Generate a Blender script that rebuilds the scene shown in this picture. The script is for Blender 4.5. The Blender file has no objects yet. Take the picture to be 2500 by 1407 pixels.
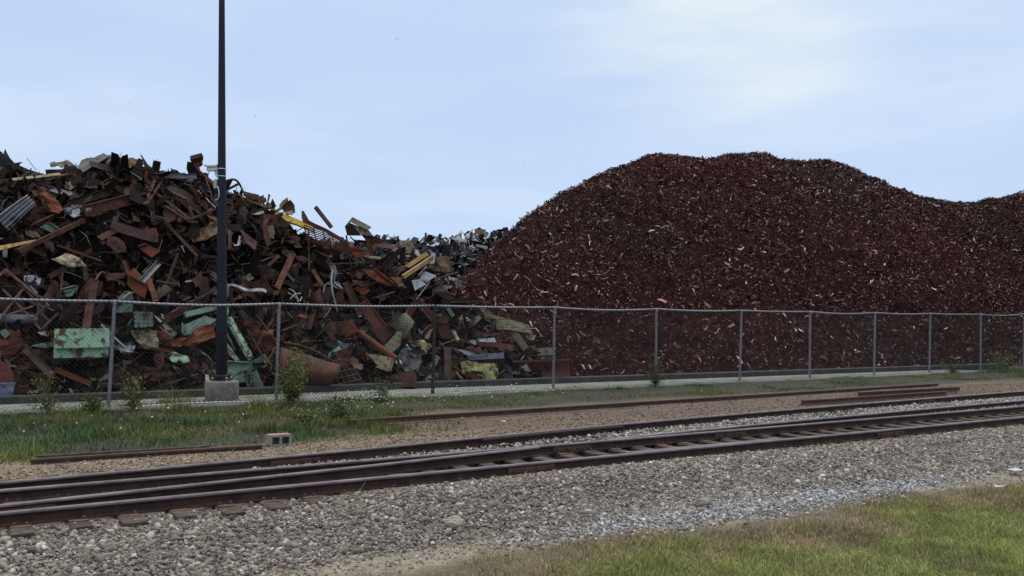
import bpy, bmesh, math, random
import numpy as np
from mathutils import Vector, Matrix, noise as mnoise

random.seed(11)
rng = np.random.default_rng(7)
SC = bpy.context.scene
COL = SC.collection

# ------------------------------------------------------------------ camera frame and yard frame
CAMZ = 2.1                       # eye height over the track bed
F, CX, HY = 2200.0, 1250.0, 803.0
CA, SA = 0.8499, 0.5270          # the fence and the rails run along (CA, SA)


def W(u, v, z=0.0):
    """yard coordinates (along the rails, away from the viewer) -> world"""
    return Vector((CA * u - SA * v, SA * u + CA * v, z))


def ray(px, py):
    return Vector(((px - CX) / F, 1.0, (HY - py) / F))


def at(px, py, d):
    r = ray(px, py)
    return Vector((r.x * d, d, CAMZ + r.z * d))


def ground_at(px, py, z=0.0):
    return at(px, py, (CAMZ - z) * F / (py - HY))


def u_at(px, v):
    k = (px - CX) / F
    d = v / (CA - SA * k)
    return CA * k * d + SA * d


# ------------------------------------------------------------------ object helpers
def tag(o, label=None, cat=None, group=None, kind=None):
    if label:
        o['label'] = label
    if cat:
        o['category'] = cat
    if group:
        o['group'] = group
    if kind:
        o['kind'] = kind
    return o


def empty(name, loc, label, cat, group=None):
    o = bpy.data.objects.new(name, None)
    o.empty_display_size = 0.2
    o.location = loc
    COL.objects.link(o)
    return tag(o, label, cat, group, 'thing')


def link_mesh(name, me, mat, parent=None, loc=None):
    o = bpy.data.objects.new(name, me)
    if mat is not None:
        me.materials.append(mat)
    COL.objects.link(o)
    if loc is not None:
        o.location = loc
    if parent is not None:
        o.parent = parent
    return o


def from_bm(name, bm, mat, parent=None, smooth=False, origin=None):
    """bm holds WORLD coordinates; the origin becomes the centroid (or the parent's place)"""
    if origin is None:
        if parent is not None:
            origin = world_loc(parent)
        else:
            origin = Vector((0, 0, 0))
            for v in bm.verts:
                origin += v.co
            origin /= max(1, len(bm.verts))
    bmesh.ops.recalc_face_normals(bm, faces=bm.faces[:])
    bmesh.ops.translate(bm, verts=bm.verts[:], vec=-origin)
    me = bpy.data.meshes.new(name)
    bm.to_mesh(me)
    bm.free()
    if smooth:
        me.polygons.foreach_set('use_smooth', [True] * len(me.polygons))
    o = link_mesh(name, me, mat, parent)
    if parent is None:
        o.location = origin
    else:
        o.location = origin - world_loc(parent)
    return o


def world_loc(o):
    p = Vector(o.location)
    while o.parent is not None:
        o = o.parent
        p += Vector(o.location)
    return p


def np_mesh(name, verts, faces, mat, col=None, kind=None, smooth=False):
    me = bpy.data.meshes.new(name)
    nv, nf, k = len(verts), len(faces), faces.shape[1]
    me.vertices.add(nv)
    me.vertices.foreach_set('co', np.ascontiguousarray(verts, dtype=np.float32).ravel())
    me.loops.add(nf * k)
    me.loops.foreach_set('vertex_index', np.ascontiguousarray(faces, dtype=np.int32).ravel())
    me.polygons.add(nf)
    me.polygons.foreach_set('loop_start', np.arange(0, nf * k, k, dtype=np.int32))
    if smooth:
        me.polygons.foreach_set('use_smooth', np.ones(nf, dtype=bool))
    me.update(calc_edges=True)
    if col is not None:
        a = me.color_attributes.new('Col', 'FLOAT_COLOR', 'POINT')
        c = np.ones((nv, 4), dtype=np.float32)
        c[:, :3] = col
        a.data.foreach_set('color', c.ravel())
    o = link_mesh(name, me, mat)
    if kind:
        o['kind'] = kind
    return o


def box(bm, c, sx, sy, sz, X=Vector((1, 0, 0)), Y=Vector((0, 1, 0)), Zv=Vector((0, 0, 1))):
    vs = []
    for i in (-.5, .5):
        for j in (-.5, .5):
            for k in (-.5, .5):
                vs.append(bm.verts.new(c + X * (i * sx) + Y * (j * sy) + Zv * (k * sz)))
    for f in ((0, 1, 3, 2), (4, 6, 7, 5), (0, 4, 5, 1), (2, 3, 7, 6), (0, 2, 6, 4), (1, 5, 7, 3)):
        bm.faces.new([vs[i] for i in f])


def sweep(bm, path, prof_fn, closed_ends=True):
    """prof_fn(i, t) -> list of world offset vectors for ring i"""
    rings = []
    n = len(path)
    for i in range(n):
        a, b = path[max(0, i - 1)], path[min(n - 1, i + 1)]
        t = (b - a).normalized()
        rings.append([bm.verts.new(path[i] + o) for o in prof_fn(i, t)])
    m = len(rings[0])
    for i in range(n - 1):
        for j in range(m):
            k = (j + 1) % m
            bm.faces.new((rings[i][j], rings[i][k], rings[i + 1][k], rings[i + 1][j]))
    if closed_ends:
        bm.faces.new(rings[0][::-1])
        bm.faces.new(rings[-1])


def tube(bm, path, r, sides=6, r2=None):
    n = len(path)

    def pf(i, t):
        up = Vector((0, 0, 1)) if abs(t.z) < .9 else Vector((1, 0, 0))
        s = t.cross(up).normalized()
        w = s.cross(t)
        rr = r if r2 is None else r + (r2 - r) * i / (n - 1)
        return [s * (rr * math.cos(2 * math.pi * k / sides)) + w * (rr * math.sin(2 * math.pi * k / sides)) for k in range(sides)]
    sweep(bm, path, pf)


def lathe(bm, base, prof, sides=32):
    rings = []
    for r, z in prof:
        rings.append([bm.verts.new(base + Vector((r * math.cos(2 * math.pi * k / sides), r * math.sin(2 * math.pi * k / sides), z))) for k in range(sides)])
    for i in range(len(rings) - 1):
        for j in range(sides):
            k = (j + 1) % sides
            bm.faces.new((rings[i][j], rings[i][k], rings[i + 1][k], rings[i + 1][j]))
    bm.faces.new(rings[0][::-1])
    bm.faces.new(rings[-1])


def smooth_path(pts, n=6):
    out = []
    P = [pts[0]] + list(pts) + [pts[-1]]
    for i in range(1, len(P) - 2):
        for k in range(n):
            t = k / n
            a, b, c, d = P[i - 1], P[i], P[i + 1], P[i + 2]
            out.append(0.5 * ((2 * b) + (c - a) * t + (2 * a - 5 * b + 4 * c - d) * t * t + (3 * b - a - 3 * c + d) * t ** 3))
    out.append(Vector(pts[-1]))
    return out


# ------------------------------------------------------------------ numpy value noise
def vnoise(x, y, seed=0):
    xi, yi = np.floor(x).astype(np.int64), np.floor(y).astype(np.int64)
    fx, fy = x - xi, y - yi
    fx, fy = fx * fx * (3 - 2 * fx), fy * fy * (3 - 2 * fy)

    def h(a, b):
        n = (a * 374761393 + b * 668265263 + seed * 974711) & 0x7fffffff
        n = ((n ^ (n >> 13)) * 1274126177) & 0x7fffffff
        return ((n ^ (n >> 16)) & 0xffff) / 65535.0
    return (h(xi, yi) * (1 - fx) + h(xi + 1, yi) * fx) * (1 - fy) + (h(xi, yi + 1) * (1 - fx) + h(xi + 1, yi + 1) * fx) * fy


def fbm(x, y, seed=0, oct=4):
    s, a, t = 0, .5, 0
    for i in range(oct):
        s = s + a * vnoise(x * 2 ** i, y * 2 ** i, seed + i * 17)
        t += a
        a *= .5
    return s / t


def sstep(a, b, x):
    t = np.clip((x - a) / (b - a), 0, 1)
    return t * t * (3 - 2 * t)


# ------------------------------------------------------------------ materials
MATS = {}


def mat(name, cols, scale=4.0, rough=.75, metal=0.0, bump=.25, bscale=None, patch=None, streak=None, attr=False,
        var=.25, dots=None, spec=.5, stretch=None):
    m = bpy.data.materials.new(name)
    m.use_nodes = True
    nt = m.node_tree
    N, L = nt.nodes, nt.links
    bs = N['Principled BSDF']
    bs.inputs['Metallic'].default_value = metal
    bs.inputs['Specular IOR Level'].default_value = spec
    tc = N.new('ShaderNodeTexCoord')
    co = tc.outputs['Object']
    if stretch:
        mp = N.new('ShaderNodeMapping')
        mp.inputs['Scale'].default_value = stretch
        L.new(co, mp.inputs['Vector'])
        co = mp.outputs[0]
    nz = N.new('ShaderNodeTexNoise')
    nz.inputs['Scale'].default_value = scale
    nz.inputs['Detail'].default_value = 7
    nz.inputs['Roughness'].default_value = .65
    L.new(co, nz.inputs['Vector'])
    rp = N.new('ShaderNodeValToRGB')
    el = rp.color_ramp.elements
    while len(el) < len(cols):
        el.new(.5)
    for i, c in enumerate(cols):
        el[i].position = .3 + .4 * i / max(1, len(cols) - 1)
        el[i].color = (*c, 1)
    L.new(nz.outputs['Fac'], rp.inputs['Fac'])
    cur = rp.outputs['Color']
    if attr:
        at_ = N.new('ShaderNodeAttribute')
        at_.attribute_name = 'Col'
        mx = N.new('ShaderNodeMix')
        mx.data_type = 'RGBA'
        mx.blend_type = 'MULTIPLY'
        mx.inputs[0].default_value = 1
        L.new(at_.outputs['Color'], mx.inputs[6])
        L.new(cur, mx.inputs[7])
        cur = mx.outputs[2]

    def overlay(cur, pc, thr, sc, soft=.06, strch=None):
        n2 = N.new('ShaderNodeTexNoise')
        n2.inputs['Scale'].default_value = sc
        n2.inputs['Detail'].default_value = 8
        n2.inputs['Roughness'].default_value = .7
        ad = N.new('ShaderNodeVectorMath')
        ad.operation = 'ADD'
        oi = N.new('ShaderNodeObjectInfo')
        mul = N.new('ShaderNodeMath')
        mul.operation = 'MULTIPLY'
        mul.inputs[1].default_value = 40
        L.new(oi.outputs['Random'], mul.inputs[0])
        src = tc.outputs['Object']
        if strch:
            mp2 = N.new('ShaderNodeMapping')
            mp2.inputs['Scale'].default_value = strch
            L.new(src, mp2.inputs['Vector'])
            src = mp2.outputs[0]
        L.new(src, ad.inputs[0])
        L.new(mul.outputs[0], ad.inputs[1])
        L.new(ad.outputs[0], n2.inputs['Vector'])
        mr = N.new('ShaderNodeMapRange')
        mr.inputs['From Min'].default_value = thr - soft
        mr.inputs['From Max'].default_value = thr + soft
        L.new(n2.outputs['Fac'], mr.inputs['Value'])
        mx = N.new('ShaderNodeMix')
        mx.data_type = 'RGBA'
        L.new(mr.outputs[0], mx.inputs[0])
        L.new(cur, mx.inputs[6])
        mx.inputs[7].default_value = (*pc, 1)
        return mx.outputs[2]
    if patch:
        cur = overlay(cur, *patch)
    if streak:
        cur = overlay(cur, *streak, strch=(1, 1, .15))
    if dots:
        vo = N.new('ShaderNodeTexVoronoi')
        vo.inputs['Scale'].default_value = dots
        vo.inputs['Randomness'].default_value = .15
        L.new(tc.outputs['Object'], vo.inputs['Vector'])
        lt = N.new('ShaderNodeMath')
        lt.operation = 'LESS_THAN'
        lt.inputs[1].default_value = .3
        L.new(vo.outputs['Distance'], lt.inputs[0])
        mx = N.new('ShaderNodeMix')
        mx.data_type = 'RGBA'
        L.new(lt.outputs[0], mx.inputs[0])
        L.new(cur, mx.inputs[6])
        mx.inputs[7].default_value = (.012, .012, .01, 1)
        cur = mx.outputs[2]
    if var:
        oi = N.new('ShaderNodeObjectInfo')
        mr = N.new('ShaderNodeMapRange')
        mr.inputs['To Min'].default_value = 1 - var
        mr.inputs['To Max'].default_value = 1 + var
        L.new(oi.outputs['Random'], mr.inputs['Value'])
        hs = N.new('ShaderNodeHueSaturation')
        L.new(cur, hs.inputs['Color'])
        L.new(mr.outputs[0], hs.inputs['Value'])
        cur = hs.outputs[0]
    L.new(cur, bs.inputs['Base Color'])
    rr = N.new('ShaderNodeMapRange')
    rr.inputs['To Min'].default_value = max(.05, rough - .18)
    rr.inputs['To Max'].default_value = min(1, rough + .18)
    L.new(nz.outputs['Fac'], rr.inputs['Value'])
    L.new(rr.outputs[0], bs.inputs['Roughness'])
    if bump:
        nb = N.new('ShaderNodeTexNoise')
        nb.inputs['Scale'].default_value = bscale or scale * 4
        nb.inputs['Detail'].default_value = 6
        L.new(co, nb.inputs['Vector'])
        bp = N.new('ShaderNodeBump')
        bp.inputs['Strength'].default_value = bump
        bp.inputs['Distance'].default_value = .03
        L.new(nb.outputs['Fac'], bp.inputs['Height'])
        L.new(bp.outputs[0], bs.inputs['Normal'])
    MATS[name] = m
    return m


RUSTP = (.075, .028, .016)
mat('rust_dark', [(.009, .005, .005), (.021, .009, .007), (.042, .0175, .012)], 3, .8, 0, .4, spec=.3)
mat('rust', [(.032, .0115, .0075), (.07, .025, .0155), (.125, .047, .028)], 3, .8, 0, .4, patch=((.02, .009, .008), .56, 2.2), streak=((.15, .058, .03), .66, 3.5), spec=.3)
mat('rust_orange', [(.085, .022, .009), (.145, .038, .014), (.2, .062, .024)], 2.5, .75, 0, .3, patch=((.055, .018, .010), .57, 2.), spec=.3)
mat('rust_red', [(.05, .0125, .009), (.085, .0215, .0145), (.12, .036, .023)], 2.5, .75, 0, .3, patch=((.035, .011, .009), .6, 2.), streak=((.15, .055, .032), .66, 3), spec=.3)
mat('plow_red', [(.085, .024, .02), (.125, .036, .029), (.165, .052, .04)], 2.5, .7, 0, .25, patch=((.06, .02, .016), .6, 2.), spec=.3)
mat('rust_purple', [(.06, .03, .028), (.1, .052, .048), (.14, .08, .074)], 3, .75, 0, .3, patch=((.04, .019, .015), .58, 2.), spec=.3)
mat('dark_metal', [(.008, .008, .009), (.016, .015, .016), (.03, .026, .025)], 3, .6, .2, .3)
mat('grey_metal', [(.07, .07, .08), (.115, .118, .13), (.16, .16, .175)], 3, .5, .3, .25, patch=((.05, .032, .026), .6, 2.5))
mat('silver_metal', [(.13, .14, .165), (.21, .225, .26), (.31, .33, .37)], 4, .45, .4, .25, patch=((.1, .085, .08), .62, 3))
mat('zinc_sheet', [(.24, .25, .29), (.35, .365, .41), (.46, .475, .52)], 4, .5, .25, .2, patch=((.1, .09, .09), .62, 3))
mat('mint_paint', [(.09, .15, .122), (.14, .225, .18), (.2, .29, .24)], 3, .6, 0, .2, patch=((.05, .022, .014), .56, 2.8), spec=.3)
mat('mint_spotted', [(.14, .25, .18), (.2, .33, .235), (.25, .38, .27)], 3, .55, 0, .2, patch=((.06, .027, .013), .53, 3.4, .03), spec=.3)
mat('mint_pierced', [(.08, .125, .105), (.12, .175, .145), (.16, .215, .18)], 3, .6, 0, .2, patch=((.05, .022, .014), .58, 3.), dots=9, spec=.3)
mat('olive_paint', [(.085, .085, .05), (.13, .128, .075), (.175, .17, .105)], 3, .6, 0, .25, patch=((.045, .026, .015), .55, 3.), spec=.3)
mat('olive_pierced', [(.1, .102, .06), (.145, .145, .085), (.19, .185, .11)], 3, .6, 0, .2, patch=((.045, .026, .015), .57, 3.), dots=11, spec=.3)
mat('yellow_paint', [(.36, .22, .03), (.48, .31, .035), (.55, .38, .06)], 2, .5, 0, .15, patch=((.12, .06, .02), .62, 3))
mat('yellow_mottled', [(.22, .205, .075), (.37, .345, .135), (.45, .43, .19)], 5, .6, 0, .25, patch=((.035, .026, .018), .5, 4.0), spec=.3)
mat('cream_paint', [(.19, .155, .1), (.28, .235, .16), (.35, .31, .225)], 3, .65, 0, .25, patch=((.05, .024, .016), .54, 2.6), spec=.3)
mat('tan_sheet', [(.12, .072, .04), (.19, .12, .068), (.26, .175, .105)], 3, .7, 0, .3, patch=((.05, .026, .018), .56, 2.5), spec=.3)
mat('old_wood', [(.3, .16, .055), (.46, .28, .11), (.55, .37, .17)], 3, .7, 0, .3, streak=((.2, .08, .025), .57, 3))
mat('white_paint', [(.26, .265, .29), (.38, .385, .41), (.48, .485, .51)], 3, .55, 0, .2, patch=((.12, .1, .095), .56, 3), spec=.3)
mat('blue_paint', [(.06, .075, .13), (.095, .12, .2), (.14, .17, .26)], 3, .45, 0, .2, patch=((.05, .04, .045), .6, 3))
mat('black_plastic', [(.006, .006, .008), (.012, .012, .015), (.02, .02, .025)], 4, .35, 0, .4)
mat('galvanised', [(.16, .165, .185), (.23, .235, .26), (.3, .305, .33)], 9, .5, .35, .1, var=.06)
mat('fence_wire', [(.03, .031, .034), (.055, .057, .061)], 12, .9, 0, 0, var=0, spec=.15)
mat('bright_wire', [(.4, .42, .42), (.55, .58, .57)], 14, .5, .2, 0, var=0)
mat('post_rusty', [(.02, .014, .014), (.05, .032, .028), (.09, .07, .065)], 9, .75, .1, .2)
mat('pole_paint', [(.007, .008, .015), (.011, .012, .022), (.016, .017, .03)], 5, .6, 0, .06, var=0, spec=.25)
mat('strap_steel', [(.55, .55, .6), (.7, .7, .75)], 5, .35, .3, 0, var=0)
mat('housing_paint', [(.45, .48, .47), (.56, .59, .58)], 3, .45, 0, .05, var=0)
mat('box_paint', [(.28, .32, .25), (.38, .42, .34)], 3, .5, 0, .05, var=0)
mat('glass_dark', [(.006, .006, .008), (.012, .012, .014)], 3, .1, 0, 0, var=0)
mat('concrete_base', [(.13, .12, .1), (.21, .192, .162), (.29, .272, .235)], 6, .9, 0, .5, streak=((.3, .28, .25), .62, 6), var=0)
mat('concrete_slab', [(.11, .12, .105), (.17, .18, .16), (.23, .24, .215)], 2.5, .9, 0, .4, patch=((.07, .08, .045), .6, 1.2), var=0)
mat('concrete_block', [(.16, .155, .14), (.24, .235, .22), (.31, .3, .28)], 14, .95, 0, .7, var=0)
mat('block_top', [(.18, .12, .1), (.25, .18, .155), (.32, .25, .22)], 9, .95, 0, .6, var=0)
mat('kerb', [(.016, .018, .02), (.035, .036, .036), (.07, .068, .062)], 3, .85, 0, .5, var=0)
mat('rail_steel', [(.017, .009, .0085), (.038, .019, .0165), (.068, .034, .028)], 5, .75, 0, .3, var=.1, spec=.25)
mat('rail_brown', [(.03, .016, .012), (.06, .03, .02), (.1, .05, .034)], 5, .75, 0, .4, var=.1)
mat('rail_head', [(.085, .068, .076), (.145, .122, .134), (.21, .185, .2)], 3, .5, .2, .1, var=.08)
mat('tie_wood', [(.028, .022, .018), (.068, .055, .046), (.125, .105, .09)], 6, .92, 0, .8, var=.2, spec=.2)
mat('tie_plate_steel', [(.04, .022, .016), (.09, .048, .034), (.14, .08, .06)], 8, .8, 0, .4, var=.15)
mat('stone_field', [(.8, .8, .8), (1, 1, 1), (1.15, 1.12, 1.08)], 30, .9, 0, .3, attr=True, var=0)
mat('rock', [(.16, .14, .115), (.26, .23, .19), (.34, .31, .265)], 5, .92, 0, .6, bscale=14, var=.15)
mat('rock_pale', [(.24, .22, .2), (.34, .32, .29), (.42, .4, .37)], 5, .92, 0, .5, bscale=14, var=.15)
mat('shred_metal', [(.75, .75, .75), (1, 1, 1), (1.25, 1.2, 1.15)], 6, .7, 0, 0, attr=True, var=0, spec=.02)
mat('debris_metal', [(.7, .7, .7), (1, 1, 1), (1.2, 1.2, 1.2)], 5, .7, 0, 0, attr=True, var=0, spec=.25)
mat('heap_core', [(.003, .0025, .003), (.006, .0042, .004), (.011, .007, .006)], 1.6, .95, 0, .8, bscale=5, var=0, spec=.1)  # near-black colour stands in for shade deep in the heap's voids
mat('mound_core', [(.008, .0027, .0026), (.016, .0055, .0052), (.028, .0105, .0095)], 3, .9, 0, 1.0, bscale=7, var=0, spec=.03)
mat('far_core', [(.012, .011, .014), (.022, .02, .025), (.05, .045, .055)], 2, .85, 0, .8, var=0)
mat('blade_grass', [(.8, .8, .8), (1, 1, 1), (1.15, 1.15, 1.1)], 2, .65, 0, 0, attr=True, var=0, spec=.25)
mat('leaf', [(.055, .068, .018), (.095, .112, .03), (.16, .17, .055)], 7, .6, 0, 0, var=.2, spec=.25)
mat('leaf_dark', [(.035, .045, .02), (.06, .075, .03), (.1, .11, .05)], 7, .6, 0, 0, var=.2, spec=.25)
mat('stem', [(.1, .085, .04), (.17, .15, .08)], 7, .7, 0, 0, var=.1)
mat('petal', [(.7, .7, .62), (.8, .8, .74)], 7, .6, 0, 0, var=0)
mat('bird_feather', [(.035, .038, .05), (.06, .065, .08)], 8, .7, 0, 0, var=.1)
mat('litter_paper', [(.36, .36, .35), (.46, .46, .45)], 9, .7, 0, .2, var=.05)


def ground_material():
    m = mat('ground_dirt', [(.72, .72, .72), (1, 1, 1), (1.3, 1.27, 1.2)], 5, .95, 0, .8, bscale=22, attr=True, var=0)
    nt = m.node_tree
    N, L = nt.nodes, nt.links
    bs = N['Principled BSDF']
    src = bs.inputs['Base Color'].links[0].from_socket
    tc = N.new('ShaderNodeTexCoord')
    n2 = N.new('ShaderNodeTexNoise')
    n2.inputs['Scale'].default_value = 38
    n2.inputs['Detail'].default_value = 3
    L.new(tc.outputs['Object'], n2.inputs['Vector'])
    rp = N.new('ShaderNodeValToRGB')
    rp.color_ramp.elements[0].position = .36
    rp.color_ramp.elements[0].color = (.55, .53, .5, 1)
    rp.color_ramp.elements[1].position = .66
    rp.color_ramp.elements[1].color = (1.5, 1.48, 1.42, 1)
    L.new(n2.outputs['Fac'], rp.inputs['Fac'])
    mx = N.new('ShaderNodeMix')
    mx.data_type = 'RGBA'
    mx.blend_type = 'MULTIPLY'
    mx.inputs[0].default_value = .8
    L.new(src, mx.inputs[6])
    L.new(rp.outputs[0], mx.inputs[7])
    L.new(mx.outputs[2], bs.inputs['Base Color'])
    return m


ground_material()
# ------------------------------------------------------------------ ground sheet
V_TIE, V_D, V_B = 10.40, 10.92, 12.44


def ground_z(u, v):
    z = -0.02 - .05 * sstep(10.7, 11.3, v) * (1 - sstep(12.3, 12.9, v)) + sstep(9.3, 10.2, v) * (1 - sstep(10.6, 11.0, v)) * (.045 * sstep(3.2, 6.5, u) * (1 - .8 * sstep(10.5, 13, u)) - .025 * (1 - sstep(2.6, 4.5, u))) - .10 * (1 - sstep(8.2, 10.2, v)) + .10 * sstep(16.2, 20.5, v) + .10 * sstep(20.5, 22.8, v)
    z = z + .035 * (fbm(u * .8, v * .8, 3) - .5)
    # ballast heaped between the diverging rails
    return z


def axis(a, b, step, lo, hi):
    fine = np.arange(a, b, step)
    l = a - np.geomspace(.4, a - lo, 14)[::-1]
    h = b + np.geomspace(.4, hi - b, 14)
    return np.concatenate([l, fine, h])


def lawn_edge(u):
    return 7.42 + .3 * (1 - sstep(5, 9, u)) + .5 * (fbm(u * .55, u * 0 + 3.3, 41) - .5) + .12 * np.sin(u * 1.3)


def ground_colour(u, v):
    n1 = fbm(u * .7, v * .7, 5) - .5
    n2 = fbm(u * 2.3, v * 2.3, 9) - .5
    ve = v + n1 * 1.1 + n2 * .3
    soil = np.array([.085, .075, .04])
    dirt = np.array([.2, .175, .14])
    gravel = np.array([.105, .098, .088])
    oily = np.array([.05, .038, .034])
    tan = np.array([.155, .118, .083])
    brown = np.array([.09, .062, .045])
    weed = np.array([.02, .021, .0105])
    yard = np.array([.035, .028, .024])
    c = np.empty(u.shape + (3,))
    c[:] = soil

    def mixin(c, col, w):
        return c * (1 - w[..., None]) + col * w[..., None]
    le = lawn_edge(u)
    c = mixin(c, dirt, sstep(le - .2, le + .15, v + n2 * .3))
    c = mixin(c, gravel, sstep(8.0, 8.6, ve))
    c = mixin(c, oily, sstep(10.3, 10.8, v + n2 * .2))
    c = mixin(c, tan, sstep(13.6, 14.4, v + n1 * .4 - .06 * np.clip(u - 8, 0, 30)))
    c = mixin(c, brown, sstep(15.4, 17.2, ve) * sstep(6.5, 9.5, u + n1 * 2))
    c = mixin(c, weed, sstep(16.2, 16.9, ve) * (1 - sstep(7.2, 8.8, u + n1)))
    c = mixin(c, weed, sstep(19.3, 20.3, ve))
    c = mixin(c, yard, sstep(23.6, 24.2, v))
    return c * (1 + .5 * n2[..., None])


us = axis(-6, 46, .16, -260, 420)
vs = axis(2.0, 26.5, .14, -180, 420)
UU, VV = np.meshgrid(us, vs, indexing='ij')
ZZ = ground_z(UU, VV)
gv = np.stack([CA * UU - SA * VV, SA * UU + CA * VV, ZZ], -1).reshape(-1, 3)
nu, nv_ = len(us), len(vs)
ii = (np.arange(nu - 1)[:, None] * nv_ + np.arange(nv_ - 1)[None, :]).ravel()
gf = np.stack([ii, ii + nv_, ii + nv_ + 1, ii + 1], -1)
np_mesh('ground', gv, gf, MATS['ground_dirt'], ground_colour(UU, VV).reshape(-1, 3), 'structure', smooth=True)


# ------------------------------------------------------------------ heaps
class Heap:
    def __init__(self, sil, slope, v0, back, ksm, lift=0.0, zb=.2, plateau=5.0, backslope=.6, nseed=1, namp=.5, nsc=.5):
        self.x = np.array([p[0] for p in sil], float)
        self.y = np.array([p[1] for p in sil], float)
        self.s, self.v0, self.zb, self.k, self.lift = slope, v0, zb, ksm, lift
        self.plateau, self.backslope, self.back = plateau, backslope, back
        self.nseed, self.namp, self.nsc = nseed, namp, nsc

    def prm(self, px):
        c = CA - SA * (px - CX) / F
        t = (HY - np.interp(px, self.x, self.y)) / F
        dr = (CAMZ - self.zb + self.s * self.v0) / (self.s * c - t)
        return c, t, dr

    def z(self, px, d):
        c, t, dr = self.prm(px)
        f = self.zb + self.s * (c * d - self.v0)
        g = CAMZ + t * d + self.lift - .12 * np.maximum(0, d - dr) - self.backslope * np.maximum(0, d - dr - self.plateau)
        h = np.clip(.5 + .5 * (g - f) / self.k, 0, 1)
        z = g * (1 - h) + f * h - self.k * h * (1 - h)
        return np.maximum(z, -.4)

    def dist(self, px, py):
        """distance (world Y) at which the view ray meets the heap, or its crest"""
        c, t, dr = self.prm(px)
        d = np.arange(self.v0 / c * .92, dr + 8, .05)
        zz = self.z(px, d)
        zr = CAMZ + (HY - py) / F * d
        hit = np.nonzero((zz >= zr) & (zz > .1))[0]
        if len(hit):
            return float(d[hit[0]])
        return float(d[np.argmax((zz - CAMZ) / d)])

    def grid(self, x0, x1, nx, ny):
        px = np.linspace(x0, x1, nx)
        c, t, dr = self.prm(px)
        d0 = (self.v0 - .4) / c
        w = np.linspace(0, 1, ny) ** 1.15
        D = d0[:, None] + (dr + self.back - d0)[:, None] * w[None, :]
        P = np.repeat(px[:, None], ny, 1)
        Z = self.z(P, D)
        X = (P - CX) / F * D
        n = fbm(X * self.nsc + 50, D * self.nsc + Z * self.nsc * .8, self.nseed, 5) - .5
        n2 = fbm(X * self.nsc * 4 + 50, D * self.nsc * 4 + Z * self.nsc * 3, self.nseed + 5, 3) - .5
        Z = Z + self.namp * n * np.clip((Z - .1) / 1.5, 0, 1) + self.namp * .45 * n2 * np.clip((Z - .1) / 1.0, 0, 1)
        return np.stack([X, D, Z], -1)


# black hollows between the pieces of the mixed heap: (px, py, rx, ry) on its face
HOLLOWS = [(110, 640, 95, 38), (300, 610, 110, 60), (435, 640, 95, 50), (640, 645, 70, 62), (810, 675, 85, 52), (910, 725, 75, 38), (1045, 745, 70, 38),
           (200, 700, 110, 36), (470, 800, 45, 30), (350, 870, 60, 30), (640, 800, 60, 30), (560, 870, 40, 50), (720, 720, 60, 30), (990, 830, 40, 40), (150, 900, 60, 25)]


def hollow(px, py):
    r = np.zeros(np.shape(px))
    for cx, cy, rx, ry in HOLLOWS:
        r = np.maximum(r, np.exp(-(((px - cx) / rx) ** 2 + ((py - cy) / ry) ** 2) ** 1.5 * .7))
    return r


def grid_faces(nx, ny):
    i = (np.arange(nx - 1)[:, None] * ny + np.arange(ny - 1)[None, :]).ravel()
    return np.stack([i, i + ny, i + ny + 1, i + 1], -1)


HL = Heap([(-700, 420), (0, 425), (60, 445), (130, 452), (200, 440), (260, 425), (330, 432), (420, 455), (480, 465), (540, 485),
           (600, 505), (660, 540), (740, 580), (800, 605), (880, 632), (950, 655), (1020, 672), (1080, 705), (1150, 750),
           (1220, 808), (1290, 868), (1340, 905), (1400, 940), (1460, 990)], 1.3, 25.8, 22, .9, namp=1.1, nsc=.55, nseed=3)
HR = Heap([(850, 985), (930, 930), (980, 865), (1040, 800), (1100, 722), (1150, 664), (1200, 618), (1240, 583), (1270, 551), (1300, 527), (1350, 492), (1400, 461), (1440, 441),
           (1480, 423), (1520, 412), (1550, 401), (1575, 386), (1600, 380), (1640, 381), (1670, 379), (1700, 381), (1728, 389), (1750, 386), (1780, 379), (1815, 377), (1840, 372),
           (1870, 374), (1900, 386), (1960, 391), (2020, 393), (2060, 403), (2090, 416), (2120, 432), (2150, 445), (2180, 461), (2215, 470), (2250, 479), (2310, 488), (2350, 494),
           (2400, 492), (2440, 484), (2480, 472), (2510, 462), (2600, 440), (2750, 420), (3000, 440), (3400, 520)], .78, 25.75, 30, 2.2, lift=.42, zb=.1, plateau=6, namp=.7, nsc=.35, nseed=21)
HF = Heap([(700, 660), (850, 605), (905, 588), (930, 586), (960, 594), (985, 600), (1010, 608), (1030, 606), (1060, 590), (1110, 596), (1150, 586),
           (1190, 582), (1240, 583), (1300, 588), (1400, 620), (1600, 700)], .62, 36.0, 20, 1.2, plateau=6, namp=1.2, nsc=.5, nseed=31)

NXL, NYL = 300, 110
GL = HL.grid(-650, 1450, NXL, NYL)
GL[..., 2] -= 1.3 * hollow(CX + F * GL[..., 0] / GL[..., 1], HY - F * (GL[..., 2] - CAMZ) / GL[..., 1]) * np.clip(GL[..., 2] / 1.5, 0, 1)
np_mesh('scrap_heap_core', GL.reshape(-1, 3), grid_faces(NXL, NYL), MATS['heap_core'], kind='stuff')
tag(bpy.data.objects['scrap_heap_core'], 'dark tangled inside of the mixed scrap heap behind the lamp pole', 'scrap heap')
NXR, NYR = 420, 170
GR = HR.grid(860, 3300, NXR, NYR)
np_mesh('shredded_scrap_mound', GR.reshape(-1, 3), grid_faces(NXR, NYR), MATS['mound_core'], kind='stuff')
tag(bpy.data.objects['shredded_scrap_mound'], 'big smooth mound of dark brown shredded scrap behind the fence', 'scrap heap')
GF = HF.grid(720, 1560, 120, 70)
np_mesh('distant_scrap_heap', GF.reshape(-1, 3), grid_faces(120, 70), MATS['far_core'], kind='stuff')
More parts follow.
